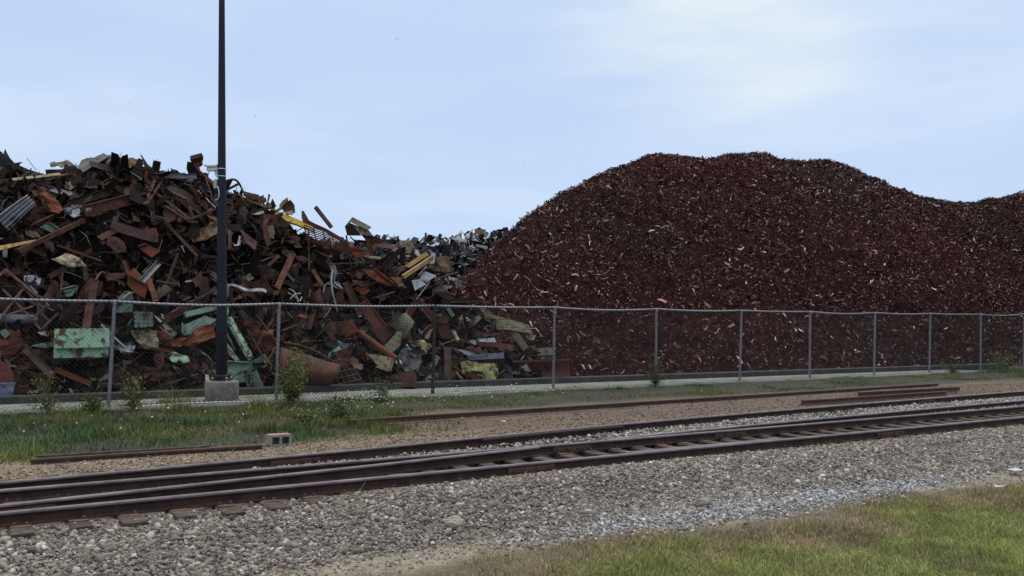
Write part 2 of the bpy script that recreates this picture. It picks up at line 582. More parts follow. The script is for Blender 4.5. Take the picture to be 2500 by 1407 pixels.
tag(bpy.data.objects['distant_scrap_heap'], 'far heap of dark and silvery scrap in the dip between the two big heaps', 'scrap heap')


# ------------------------------------------------------------------ loose shreds (one uncountable mass per heap)
def heap_points(G, n, vis_x=None):
    """random points on the front part of a heap grid, with normals"""
    nx, ny = G.shape[:2]
    a = G[:-1, :-1]
    e1, e2 = G[1:, :-1] - a, G[:-1, 1:] - a
    cr = np.cross(e1, e2)
    ar = np.linalg.norm(cr, axis=-1)
    nrm = cr / np.maximum(ar[..., None], 1e-9)
    nrm[nrm[..., 2] < 0] *= -1
    w = ar.copy()
    w[a[..., 2] < -.1] = 0
    px = CX + F * a[..., 0] / a[..., 1]
    w[(px < -160) | (px > 2680)] *= .15
    el = (a[..., 2] - CAMZ) / a[..., 1]
    mx = np.maximum.accumulate(el, axis=1)
    w[el < mx - .012] *= .04          # far side of the crest
    p = (w / w.sum()).ravel()
    idx = rng.choice(p.size, n, p=p)
    i, j = np.unravel_index(idx, w.shape)
    r1, r2 = rng.random(n), rng.random(n)
    pos = a[i, j] + e1[i, j] * r1[:, None] + e2[i, j] * r2[:, None]
    return pos, nrm[i, j]


def unit(a):
    return a / np.maximum(np.linalg.norm(a, axis=-1, keepdims=True), 1e-9)


def strips(pos, nrm, length, width, curl, lift, tilt):
    """bent three-rung metal strips lying about on a surface"""
    n = len(pos)
    rnd = rng.normal(size=(n, 3))
    nn = unit(nrm + rng.normal(size=(n, 3)) * tilt)
    t = unit(rnd - nn * np.sum(rnd * nn, -1, keepdims=True))
    b = np.cross(nn, t)
    c = pos + nrm * lift[:, None]
    tw = rng.normal(size=(n, 1)) * .6
    L2, Wd = (length / 2)[:, None], (width / 2)[:, None]
    mid = c + nn * (curl * length)[:, None]
    b2 = unit(b + nn * tw)
    b3 = unit(b - nn * tw)
    V = np.stack([c - t * L2 - b2 * Wd, c - t * L2 + b2 * Wd * .8, mid - b * Wd, mid + b * Wd, c + t * L2 - b3 * Wd * .7, c + t * L2 + b3 * Wd], 1)
    base = (np.arange(n) * 6)[:, None]
    Fq = np.concatenate([base + np.array([[0, 1, 3, 2]]), base + np.array([[2, 3, 5, 4]])], 0)
    return V.reshape(-1, 3), Fq


def pick_cols(n, table):
    p = np.array([t[0] for t in table], float)
    k = rng.choice(len(table), n, p=p / p.sum())
    c = np.array([t[1] for t in table], float)[k]
    return c * rng.uniform(.7, 1.35, (n, 1))


NS = 400000
pos, nrm = heap_points(GR, NS)
big = rng.random(NS) ** 14
sizeband = .7 + .7 * fbm(pos[:, 0] * .35, pos[:, 1] * .35 + pos[:, 2] * .5, 79, 3)
Ln = rng.uniform(.045, .125, NS) * (.38 + pos[:, 1] / 74) * sizeband + .3 * big
Wn = Ln * rng.uniform(.1, .33, NS)
Vs, Fs = strips(pos, nrm, Ln, Wn, rng.normal(size=NS) * .22, rng.uniform(-.03, .1, NS) + .06 * big, .55)
cs = pick_cols(NS, [(40, (.02, .0072, .0066)), (28, (.043, .0165, .0145)), (17, (.082, .034, .029)), (9.5, (.165, .1, .094)), (5.2, (.3, .225, .22)), (1.2, (.5, .43, .43)), (.4, (.19, .08, .035))])  # the palest shreds are metal glints put in as plain colour
# broad drifts: greyer towards the far end and the crown, redder in the middle
dr_ = fbm(pos[:, 0] * .09 + 9, pos[:, 2] * .16 + pos[:, 1] * .05, 77, 3)
tint = np.stack([.75 + .6 * dr_, .7 + .6 * (1 - dr_), .68 + .7 * (1 - dr_)], -1)
cs = cs * tint * (.62 + .8 * fbm(pos[:, 0] * .16 + 3, pos[:, 2] * .07 + pos[:, 1] * .05, 78, 4))[:, None]
np_mesh('metal_shreds', Vs, Fs, MATS['shred_metal'], np.repeat(cs, 6, 0), 'stuff')
tag(bpy.data.objects['metal_shreds'], 'countless small curled metal shreds covering the big brown mound', 'metal shreds')

ND = 14000
pos, nrm = heap_points(GL, ND)
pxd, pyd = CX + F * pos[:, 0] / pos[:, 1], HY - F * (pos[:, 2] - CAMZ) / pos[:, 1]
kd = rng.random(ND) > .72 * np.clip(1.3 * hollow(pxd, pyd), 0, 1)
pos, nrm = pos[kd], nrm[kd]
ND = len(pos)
big = rng.random(ND) ** 5
Ln = rng.uniform(.12, .5, ND) + 1.0 * big
Wn = np.minimum(Ln * rng.uniform(.05, .5, ND), .3)
Vs, Fs = strips(pos, nrm, Ln, Wn, rng.normal(size=ND) * .12, rng.uniform(-.1, .18, ND), .9)
cs = pick_cols(ND, [(44, (.011, .0065, .006)), (28, (.026, .013, .010)), (14, (.055, .025, .018)), (3, (.13, .042, .016)), (3, (.1, .085, .066)), (1.5, (.24, .24, .25)), (1, (.1, .15, .12))])
low = (pos[:, 2] < 2.6) & (rng.random(ND) < .05)
cs[low] = pick_cols(int(low.sum()), [(1, (.24, .23, .2)), (1, (.12, .18, .145)), (.6, (.2, .19, .1))])
NW = 1700
pw_, nw_ = heap_points(GL, NW)
Vw, Fw = strips(pw_, nw_, rng.uniform(.4, 1.3, NW), rng.uniform(.012, .026, NW), rng.normal(size=NW) * .2, rng.uniform(.02, .22, NW), .4)
cw_ = pick_cols(NW, [(40, (.03, .014, .011)), (30, (.07, .035, .026)), (12, (.13, .1, .085)), (5, (.25, .25, .26))])
np_mesh('scrap_debris', np.concatenate([Vs, Vw]), np.concatenate([Fs, Fw + len(Vs)]), MATS['debris_metal'], np.concatenate([np.repeat(cs, 6, 0), np.repeat(cw_, 6, 0)]), 'stuff')
tag(bpy.data.objects['scrap_debris'], 'small torn metal bits filling the mixed scrap heap', 'scrap metal')

NFH = 9000
pos, nrm = heap_points(GF, NFH)
Ln = rng.uniform(.25, .7, NFH) + .9 * rng.random(NFH) ** 5
Wn = Ln * rng.uniform(.08, .4, NFH)
Vs, Fs = strips(pos, nrm, Ln, Wn, rng.normal(size=NFH) * .3, rng.uniform(0, .4, NFH), 1.0)
cs = pick_cols(NFH, [(60, (.02, .019, .024)), (25, (.06, .05, .055)), (6, (.2, .19, .21)), (2, (.1, .05, .04))])
pxf = CX + F * pos[:, 0] / pos[:, 1]
pyf = HY - F * (pos[:, 2] - CAMZ) / pos[:, 1]
m_ = (np.exp(-((pxf - 1135) / 55) ** 2 - ((pyf - 600) / 22) ** 2) > rng.random(NFH)) & (rng.random(NFH) < .6)
cs[m_] = pick_cols(int(m_.sum()), [(1, (.45, .47, .55)), (1, (.7, .72, .8))])
np_mesh('distant_scrap_debris', Vs, Fs, MATS['debris_metal'], np.repeat(cs, 6, 0), 'stuff')
tag(bpy.data.objects['distant_scrap_debris'], 'silvery and dark bits covering the far scrap heap', 'scrap metal')


# ------------------------------------------------------------------ concrete strip and kerb behind the fence
def strip_mesh(name, m, uvz_rows, kind='structure'):
    """uvz_rows: list over u of lists of (u,v,z) across"""
    V = [W(*p) for row in uvz_rows for p in row]
    k = len(uvz_rows[0])
    fc = grid_faces(len(uvz_rows), k)
    return np_mesh(name, np.array([tuple(p) for p in V]), fc, m, kind=kind)


def kerb_v(u):
    return 25.25 - .035 * max(0, u - 12)


rows = []
for u in np.arange(-14, 39, .5):
    kv = kerb_v(u)
    fr = 22.95 + .25 * math.sin(u * .9) * .3
    rows.append([(u, fr, .02), (u, fr + .02, .235), (u, (fr + kv) / 2, .245), (u, kv, .25)])
strip_mesh('concrete_strip', MATS['concrete_slab'], rows)
bm = bmesh.new()
path = [W(u, kerb_v(u) + .14, .22) for u in np.arange(-14, 44, 1.0)]
sweep(bm, path, lambda i, t: [Vector((-SA, CA, 0)) * a + Vector((0, 0, b)) for a, b in ((-.14, -.12), (-.14, .2), (-.11, .23), (.14, .23), (.14, -.12))])
o = from_bm('kerb', bm, MATS['kerb'])
o['kind'] = 'structure'

# ------------------------------------------------------------------ turnout track
RT = 0.165        # rail top height


def rail_path(knots, x0=-260, x1=2780, step=60):
    xs = np.arange(x0, x1 + 1, step)
    kx = [k[0] for k in knots]
    kv = [k[1] for k in knots]
    return [(u_at(x, float(np.interp(x, kx, kv))), float(np.interp(x, kx, kv))) for x in xs]


def rail_profile(zt, h):
    # outline of a flat-bottomed rail (across, up)
    return [(-.065, 0), (-.065, .014), (-.012, .032), (-.010, h - .048), (-.035, h - .038), (-.035, h - .008), (-.027, h),
            (.027, h), (.035, h - .008), (.035, h - .038), (.010, h - .048), (.012, h * 0 + .032), (.065, .014), (.065, 0)]


def make_rail(uvs, parent, name='rail', m='rail_steel', zt=RT, h=.15, head=True, prof=None):
    path = [W(u, v, zt - h) for u, v in uvs]
    pr = prof or rail_profile(zt, h)

    def pf(i, t):
        s = Vector((-t.y, t.x, 0)).normalized()
        return [s * a + Vector((0, 0, b)) for a, b in pr]
    bm = bmesh.new()
    sweep(bm, path, pf)
    r = from_bm(name, bm, MATS[m], parent)
    if head:
        bm = bmesh.new()
        tp = [p + Vector((0, 0, h + .0015)) for p in path]

        def pf2(i, t):
            s = Vector((-t.y, t.x, 0)).normalized()
            return [s * -.0372 + Vector((0, 0, -.026)), s * -.0372 + Vector((0, 0, -.008)), s * -.028 + Vector((0, 0, .0025)), s * .028 + Vector((0, 0, .0025)), s * .0372 + Vector((0, 0, -.008)), s * .0372 + Vector((0, 0, -.026))]
        sweep(bm, tp, pf2)
        from_bm('running_surface', bm, MATS['rail_head'], r)
    return r


track = empty('railway_track', W(8, 11.7, 0), 'dark steel railway turnout with four main rails crossing the gravel on wooden ties', 'railway track')
kD = [(-260, 10.92), (2780, 10.92)]
kB = [(-260, 12.44), (2780, 12.44)]
kA = [(-260, 12.95), (0, 13.0), (450, 13.25), (900, 13.56), (1500, 14.32), (2000, 14.9), (2500, 15.4), (2780, 15.7)]
kC = [(-260, 11.25), (0, 11.38), (450, 11.62), (900, 11.92), (1250, 12.27), (1400, 12.44), (1600, 12.66), (2000, 13.02), (2500, 13.45), (2780, 13.75)]
rD = make_rail(rail_path(kD), track)
rB1 = make_rail(rail_path(kB), track)
rA = make_rail(rail_path(kA), track, zt=RT + .01)
rC1 = make_rail(rail_path(kC, -260, 1345, 45), track)
rC2 = make_rail(rail_path(kC, 1480, 2780, 50), track, zt=RT + .005)
make_rail(rail_path([(1525, 11.09), (1560, 11.05), (1860, 11.05), (1900, 11.1)], 1525, 1900, 25), track, 'guard_rail', head=True)
make_rail(rail_path([(1180, 13.72), (1215, 13.78), (1490, 14.14), (1520, 14.1)], 1180, 1520, 20), track, 'guard_rail', head=False)
# ties
rt = random.Random(4)
tie_u = []
u = -3.62
while u < 25:
    tie_u.append(u)
    u += .535 + rt.uniform(-.03, .03)
for u in tie_u:
    px_guess = 0
    vend = float(np.interp(u, [-3, 4, 12, 25], [14.0, 14.6, 15.6, 16.8]))
    v0 = V_TIE + rt.uniform(-.09, .07)
    bm = bmesh.new()
    n = 7
    w = .115 + rt.uniform(-.012, .012)
    skew = rt.uniform(-.03, .03)
    path = [W(u + skew * k / n, v0 + (vend - v0) * k / n, -.062 + rt.uniform(-.006, .006)) for k in range(n + 1)]
    U = Vector((CA, SA, 0))
    sweep(bm, path, lambda i, t: [U * a + Vector((0, 0, b)) for a, b in ((-w, -.07), (-w, .065), (-w + .012, .076), (w - .012, .076), (w, .065), (w, -.07))])
    t = from_bm('tie', bm, MATS['tie_wood'], track)
    for vv in (V_D, V_B):
        bm = bmesh.new()
        box(bm, W(u, vv, .0145 + .004), .19, .36, .012, U, Vector((-SA, CA, 0)))
        for a in (-.085, .085):
            for b in (-.06, .06):
                if rt.random() < .8:
                    box(bm, W(u + b, vv + a, .032 + rt.uniform(0, .015)), .03, .03, .035, U, Vector((-SA, CA, 0)))
        from_bm('tie_plate', bm, MATS['tie_plate_steel'], t)
# joint bars
for px, k, side in ((1295, kD, -1), (40, kC, -1), (1395, kB, -1), (2170, kD, -1), (1780, kB, -1), (720, kA, -1), (2260, kA, -1)):
    v = float(np.interp(px, [q[0] for q in k], [q[1] for q in k]))
    u = u_at(px, v)
    dv = float(np.interp(px + 40, [q[0] for q in k], [q[1] for q in k])) - v
    tdir = (W(u_at(px + 40, v + dv), v + dv) - W(u, v)).normalized()
    nd = Vector((-tdir.y, tdir.x, 0))
    bm = bmesh.new()
    c = W(u, v, RT - .085) + nd * (-.030)
    box(bm, c, .8, .03, .075, tdir, nd)
    for q in (-.3, -.1, .1, .3):
        box(bm, c + tdir * q + nd * -.022, .036, .03, .036, tdir, nd)
    from_bm('joint_bar', bm, MATS['rail_brown'], track)

# sidings and loose rails
sid = empty('siding_rail', W(20, 18.6, 0), 'rusty brown siding rail half buried in dirt along the fence weeds', 'rail')
make_rail(rail_path([(850, 18.25), (1500, 18.6), (2290, 19.3)], 850, 2290, 60), sid, 'rail', 'rail_brown', zt=.155, h=.15, head=False)
bm = bmesh.new()
kk = [(850, 18.0), (1500, 18.35), (2290, 19.05)]
pth = [W(u, v, -.02) for u, v in rail_path(kk, 860, 1750, 60)]
sweep(bm, pth, lambda i, t: [Vector((-SA, CA, 0)) * a + Vector((0, 0, b)) for a, b in ((-.07, -.03), (-.06, .055), (.05, .06), (.07, -.03))])
from_bm('guard_timber', bm, MATS['rail_brown'], sid)
for nm, lab, knots, x0, x1, zt in (
        ('siding_rail', 'weathered dark rail lying at the edge of the tall grass beside the cinder block', [(75, 15.95), (640, 15.8)], 75, 640, .065),
        ('loose_rail', 'long loose rail lying on bare dirt next to the track at far end', [(1957, 16.85), (2310, 16.95)], 1957, 2310, .135),
        ('loose_rail', 'shorter loose rail stacked behind another loose rail on the dirt', [(2095, 17.5), (2342, 17.4)], 2095, 2342, .2)):
    uvp = rail_path(knots, x0, x1, (x1 - x0) / 6)
    mid = uvp[3]
    rr = make_rail(uvp, None, nm, 'rail_brown', zt=zt, h=.15, head=False)
    tag(rr, lab, 'rail', kind='thing')
# second strand of the grass-side siding
bmq = bmesh.new()
pth = [W(u, v, -.03) for u, v in rail_path([(90, 16.35), (560, 16.15)], 90, 560, 60)]
sweep(bmq, pth, lambda i, t: [Vector((-SA, CA, 0)) * a + Vector((0, 0, b)) for a, b in ((-.05, -.03), (-.05, .09), (.05, .09), (.05, -.03))])
tag(from_bm('timber', bmq, MATS['tie_wood']), 'thin dark timber lying behind the weathered rail in the grass', 'timber', kind='thing')

# ------------------------------------------------------------------ chain-link fence
VF = 23.2
posts = [(-155, 725, None), (264, 736, 1002), (674, 742, 985), (1056, 747, 968), (1351, 751, 955), (1601, 755, 945), (1806, 758.5, 936), (1977, 761.5, 929),
         (2134, 764, 921), (2269, 766, 914), (2394, 768, 905), (2498, 767, 900), (2590, 769, 896), (2670, 770, 893)]
fence = empty('chain_link_fence', W(16, VF, 0), 'galvanised chain link fence on grey posts standing between the tracks and the heaps', 'fence')
tops, bots = [], []
for i, (px, yt, yb) in enumerate(posts):
    u = u_at(px, VF)
    P = W(u, VF)
    d = P.y
    zt = CAMZ + (HY - yt) / F * d
    zbm = .21
    lean = (.12 if i < 3 else .05) + .035 * math.sin(i * 2.4)
    top = W(u + lean * 1.0, VF, zt)
    tops.append(top)
    bots.append(W(u, VF, zbm))
    bm = bmesh.new()
    foot = W(u - .01, VF, -.15)
    tube(bm, [foot, top + Vector((0, 0, -.03))], .042 if i != 3 else .05, 10)
    lathe(bm, top + Vector((0, 0, -.06)), [(.05, -.03), (.055, .02), (.05, .07), (.025, .1)], 10)
    p = from_bm('post', bm, MATS['galvanised' if i != 3 else 'post_rusty'], fence, smooth=False)
    if i == 3:
        p['label'] = 'dark rusty fence post'
for i in range(len(posts) - 1):
    a, b = tops[i], tops[i + 1]
    A, B = bots[i], bots[i + 1]
    front = Vector((SA, -CA, 0)) * .05
    sag = .02 + .022 * ((i * 2) % 3)
    bm = bmesh.new()
    n = 8
    rp = [a.lerp(b, k / n) + Vector((0, 0, -sag * math.sin(math.pi * k / n))) for k in range(n + 1)]
    tube(bm, rp, .034, 8)
    from_bm('top_rail', bm, MATS['galvanised'], fence, smooth=True)
    bm = bmesh.new()
    bsag = .05 * (1 if i % 2 else -.4)
    bp = [A.lerp(B, k / n) + front + Vector((0, 0, bsag * math.sin(math.pi * k / n))) for k in range(n + 1)]
    tube(bm, bp, .021, 6)
    from_bm('bottom_rail', bm, MATS['bright_wire'], fence, smooth=True)
    # mesh fabric: zigzag wires, one per half diamond column
    Lp = (B - A).length
    cw, chh = .11, .11
    nc = int(Lp / cw) - 1
    nr = int((a.z - A.z) / chh)
    bm = bmesh.new()

    def P(s, q):
        """s along panel 0..1, q up 0..1"""
        lo = A.lerp(B, s) + front + Vector((0, 0, bsag * math.sin(math.pi * s)))
        hi = a.lerp(b, s) + front * .9 + Vector((0, 0, -sag * math.sin(math.pi * s)))
        return lo.lerp(hi, q)
    rw = .0043
    for c in range(nc + 1):
        for off in (0, 1):
            # flat ribbon pair crossing: build square wire by quads
            pts = []
            for r in range(nr * 2 + 1):
                s = ((c + .5 * (r % 2)) if not off else (c + 1 - .5 * (r % 2))) / (nc + 1)
                if s > 1:
                    s = 1
                pts.append(P(s, r / (nr * 2)) + front * (.06 if off else 0))
            prev = None
            for k, p in enumerate(pts):
                q = [bm.verts.new(p + Vector((CA * rw * x, SA * rw * x, 0)) + front * (.1 * y)) for x, y in ((1, 0), (-.5, .9), (-.5, -.9))]
                if prev:
                    for j in range(3):
                        bm.faces.new((prev[j], prev[(j + 1) % 3], q[(j + 1) % 3], q[j]))
                prev = q
    # twisted fabric loops round the top rail and the bottom wire
    ex = (B - A).normalized()
    for c in range(nc + 1):
        s = min(1, (c + .25) / (nc + .5))
        for (cen, R, rr) in ((a.lerp(b, s) + Vector((0, 0, -sag * math.sin(math.pi * s))), .039, .007), (P(s, 0), .025, .007)):
            pts = []
            for k in range(7):
                an = 2 * math.pi * k / 7
                pts.append(cen + ex * (.028 * math.cos(an)) + front.normalized() * (R * math.cos(an)) + Vector((0, 0, R * math.sin(an))))
            pts.append(pts[0])
            tube(bm, pts, rr, 3)
    from_bm('mesh_fabric', bm, MATS['fence_wire'], fence)

# ------------------------------------------------------------------ lamp pole on its concrete base
PD = 23.55
PB = at(541.5, 0, PD)
PB.z = 0
pole = empty('lamp_pole', PB, 'tall dark tapered pole on a round concrete base in front of the mixed scrap heap', 'pole')
ztop_base = CAMZ + (HY - 930) / F * PD
bm = bmesh.new()
lathe(bm, PB, [(.425, -.1), (.43, ztop_base - .05), (.42, ztop_base - .015), (.395, ztop_base)], 40)
cb = from_bm('concrete_base', bm, MATS['concrete_base'], pole, smooth=True)
cb.data.polygons.foreach_set('use_smooth', [abs(p.normal.z) < .9 for p in cb.data.polygons])
bm = bmesh.new()
box(bm, PB + Vector((0, 0, ztop_base + .045)), .46, .46, .035)
from_bm('base_plate', bm, MATS['pole_paint'], pole)
bm = bmesh.new()
lathe(bm, PB, [(.19, ztop_base + .063), (.19, ztop_base + .12), (.148, ztop_base + .17)], 28)
from_bm('base_collar', bm, MATS['pole_paint'], pole, smooth=True)
for sx in (-1, 1):
    for sy in (-1, 1):
        bm = bmesh.new()
        q = PB + Vector((sx * .185, sy * .185, 0))
        lathe(bm, q, [(.016, ztop_base), (.016, ztop_base + .1)], 8)
        lathe(bm, q, [(.034, ztop_base + .0635), (.034, ztop_base + .09)], 6)
        lathe(bm, q, [(.034, ztop_base + .002), (.034, ztop_base + .027)], 6)
        from_bm('anchor_bolt', bm, MATS['strap_steel'], pole)
bm = bmesh.new()
zt = 11.6
lathe(bm, PB, [(.147, ztop_base + .063), (.135, 2.1), (.104, 6.0), (.076, 10.6), (.070, zt)], 28)
from_bm('shaft', bm, MATS['pole_paint'], pole, smooth=True)


def zpole(py):
    return CAMZ + (HY - py) / F * PD


# security camera strapped to the pole
cam_c = at(517, 411, PD)
sc = empty('security_camera', at(531, 413, PD), 'pale bullet security camera strapped high on the dark pole', 'security camera')
X1 = Vector((1, 0, 0))
bm = bmesh.new()
prof = [(-.125, -.045), (-.125, .02), (-.09, .05), (.09, .05), (.125, .02), (.125, -.045)]
pa, pb = at(507, 414, PD), at(532, 412.5, PD)


def camprof(i, t):
    return [Vector((0, a * .55, b)) for a, b in prof]


sweep(bm, [pa, pb], camprof)
from_bm('housing', bm, MATS['housing_paint'], sc)
bm = bmesh.new()
sweep(bm, [at(501, 404, PD), at(509, 406.3, PD), at(531.5, 405.5, PD)], lambda i, t: [Vector((0, a, b)) for a, b in ((-.1, -.03), (-.1, .015), (-.07, .035), (.07, .035), (.1, .015), (.1, -.03))])
from_bm('sunshield', bm, MATS['housing_paint'], sc)
bm = bmesh.new()
lathe(bm, Vector((0, 0, 0)), [(.05, 0), (.05, .012)], 16)
bmesh.ops.rotate(bm, verts=bm.verts[:], cent=(0, 0, 0), matrix=Matrix.Rotation(-math.pi / 2, 3, 'Y'))
bmesh.ops.translate(bm, verts=bm.verts[:], vec=pa + Vector((-.002, 0, 0)))
from_bm('lens', bm, MATS['glass_dark'], sc)
bm = bmesh.new()
sweep(bm, [at(527, 419, PD), at(528, 424, PD), at(531, 432, PD)], lambda i, t: [Vector((a, b, 0)) for a, b in ((-.035, -.035), (.035, -.035), (.035, .035), (-.035, .035))])
from_bm('bracket', bm, MATS['housing_paint'], sc)
for py in (413, 431):
    z = zpole(py)
    r = .104 + (6.0 - z) * .0085 + .004
    bm = bmesh.new()
    lathe(bm, Vector((PB.x, PB.y, z)), [(r - .003, -.009), (r + .004, -.009), (r + .004, .009), (r - .003, .009)], 28)
    from_bm('strap', bm, MATS['strap_steel'], sc, smooth=False)
# junction box with its cable
jb = empty('junction_box', at(527.5, 450, PD), 'small pale green junction box with looping cable on the pole below the camera', 'junction box')
bm = bmesh.new()
box(bm, at(527, 450, PD), .085, .14, .235)
bmesh.ops.bevel(bm, geom=bm.edges[:], offset=.008, segments=1, affect='EDGES')
from_bm('case', bm, MATS['box_paint'], jb)
bm = bmesh.new()
cp = smooth_path([at(530, 455, PD - .09), at(533.5, 462, PD - .125), at(535, 474, PD - .13), at(532.5, 486, PD - .1), at(526, 489, PD - .05)], 6)
tube(bm, cp, .014, 6)
from_bm('cable', bm, MATS['housing_paint'], jb, smooth=True)

# ------------------------------------------------------------------ cinder block
cbp = ground_at(680, 1084, 0.0)
blk = empty('cinder_block', Vector((cbp.x, cbp.y, ground_z(np.array([u_at(680, 15.9)]), np.array([15.9]))[0] - .01)), 'grey concrete cinder block with two square holes standing at the grass edge', 'cinder block')
yaw = math.radians(33)
bx, by = Vector((math.cos(yaw), math.sin(yaw), 0)), Vector((-math.sin(yaw), math.cos(yaw), 0))
bo = world_loc(blk)
bm = bmesh.new()
Lb, Hb, Db, tw = .40, .215, .27, .042
hz = Vector((0, 0, 1))
box(bm, bo + hz * (tw / 2), Lb, Db, tw, bx, by)
for q in (-Lb / 2 + tw / 2, 0, Lb / 2 - tw / 2):
    box(bm, bo + bx * q + hz * (Hb / 2), tw, Db, Hb - 2 * tw, bx, by)
for q in (-1, 1):
    box(bm, bo + bx * (q * Lb / 4) + by * (Db / 2 - .06) + hz * (Hb / 2), Lb / 2 - tw * 1.5, .04, Hb - 2 * tw, bx, by)
from_bm('shell', bm, MATS['concrete_block'], blk)
bm = bmesh.new()
box(bm, bo + hz * (Hb - tw / 2), Lb, Db, tw, bx, by)
from_bm('top_face', bm, MATS['block_top'], blk)


# ------------------------------------------------------------------ rocks, splinters, litter
def rock(px, py, w, h, label, m='rock', dep=None, z=-.05, seed=0):
    P = ground_at(px, py, z)
    bm = bmesh.new()
    bmesh.ops.create_icosphere(bm, subdivisions=3, radius=1)
    sx = w * P.y / F / 2
    sz = h * P.y / F / 1.5
    R = random.Random(seed)
    off = Vector((R.uniform(0, 50), R.uniform(0, 50), R.uniform(0, 50)))
    for v in bm.verts:
        n = mnoise.fractal(v.co * 1.1 + off, 1, 2, 3)
        c = v.co * (1 + .28 * n)
        c = Vector((round(c.x * 3.2) / 3.2 * .45 + c.x * .55, c.y, round(c.z * 3) / 3 * .4 + c.z * .6))
        v.co = Vector((c.x * sx, c.y * sx * .8, c.z * sz)) + P + Vector((0, 0, sz * .35))
    o = from_bm('rock', bm, MATS[m])
    return tag(o, label, 'rock', 'loose rocks lying by the track', 'thing')


rock(536, 1243, 40, 24, 'rounded tan rock wedged between two tie ends below the front rail', seed=1)
rock(646, 1240, 32, 17, 'flat greyish rock resting beside the rounded tan rock at the tie ends', seed=2)
rock(1110, 1283, 52, 24, 'largest grey brown rock sitting on a small dirt hump in the gravel', seed=3)
rock(1122, 1297, 14, 12, 'small pale rock at the foot of the large grey brown rock', seed=4)
rock(1228, 1035, 17, 10, 'cream coloured rock alone on the brown dirt behind the tracks', 'rock_pale', seed=5)
rock(1036, 1048, 12, 7, 'small pinkish white rock on the brown dirt below the rusty siding rail', 'rock_pale', seed=6)
rock(1718, 1228, 34, 15, 'whitish weathered rock lump in the band of pale gravel', 'rock', seed=7)
rock(2452, 937, 9, 6, 'white rock at the foot of the grassy bank near fence end', 'rock_pale', seed=8)
rock(2468, 940, 11, 4, 'low flat white rock beside the white rock under the grassy bank', 'rock_pale', seed=9)
rock(2411, 937, 15, 8, 'grey slab rock on the dirt below the far grassy bank', 'rock', seed=10)
rock(2428, 939, 13, 7, 'brownish grey rock next to the slab rock below the bank', 'rock', seed=11)
rock(1500, 1158, 12, 14, 'tan upright rock in the ballast below the front rail joint', 'rock', seed=12)
rock(1210, 1160, 20, 10, 'flat brown rock lying against the ballast below the front rail', 'rock', seed=13)


def splinter(p0, p1, w, label, zz=(0.0, .03), name='wood_splinter', m='tie_wood', cat='wood scrap'):
    a, b = ground_at(*p0, zz[0]), ground_at(*p1, zz[1])
    t = (b - a).normalized()
    s = Vector((-t.y, t.x, 0)).normalized()
    up = s.cross(t) * -1
    bm = bmesh.new()
    R = random.Random(int(p0[0]))
    ww = w * a.y / F / 2
    sweep(bm, [a, a.lerp(b, .4), a.lerp(b, .75), b], lambda i, t_: [s * (ww * q * (1.1 - .28 * i)) + Vector((0, 0, ww * .5 * r)) for q, r in ((-1, -.6), (-.8, .8), (.7, 1), (1, -.4))])
    o = from_bm(name, bm, MATS[m])
    return tag(o, label, cat, 'broken wood by the track', 'thing')


splinter((25, 1308), (80, 1336), 16, 'broken grey plank lying in gravel under the first tie end', (-.06, -.05))
splinter((62, 1362), (150, 1358), 7, 'thin black stick lying flat in the foreground gravel', (-.08, -.08), m='rail_steel')
splinter((1255, 1150), (1345, 1158), 10, 'long split of tie wood lying on the ballast under the rail joint', (-.0, -.02))
splinter((1090, 1180), (1170, 1171), 12, 'weathered board end lying at the ballast edge beside buried ties', (-.01, -.0))
splinter((2010, 1130), (2045, 1128), 5, 'small reddish stick on the gravel slope at the right', (-.05, -.05), m='rail_brown')
# upright stub
a = ground_at(870, 1212, -.03)
bm = bmesh.new()
tube(bm, [a, at(892, 1178, a.y + .15)], .022, 5, .008)
tag(from_bm('wood_splinter', bm, MATS['tie_wood']), 'short brown stake poking up diagonally from ballast beside a tie', 'wood scrap', 'broken wood by the track', 'thing')


def litter(pts, zc, label):
    bm = bmesh.new()
    vs_ = [bm.verts.new(ground_at(x, y, zc + random.uniform(0, .03))) for x, y in pts]
    f = bm.faces.new(vs_)
    r = bmesh.ops.extrude_face_region(bm, geom=[f])
    for v in r['geom']:
        if isinstance(v, bmesh.types.BMVert):
            v.co.z += .006
    tag(from_bm('paper_scrap', bm, MATS['litter_paper']), label, 'litter', kind='thing')


litter([(2424, 1183), (2432, 1186), (2446, 1187), (2462, 1181), (2448, 1190), (2430, 1190)], -.02, 'curled white paper scrap lying in the lawn grass')
litter([(2458, 1146), (2480, 1143), (2498, 1148), (2480, 1151)], -.06, 'flat white scrap on the gravel edge at the far right')

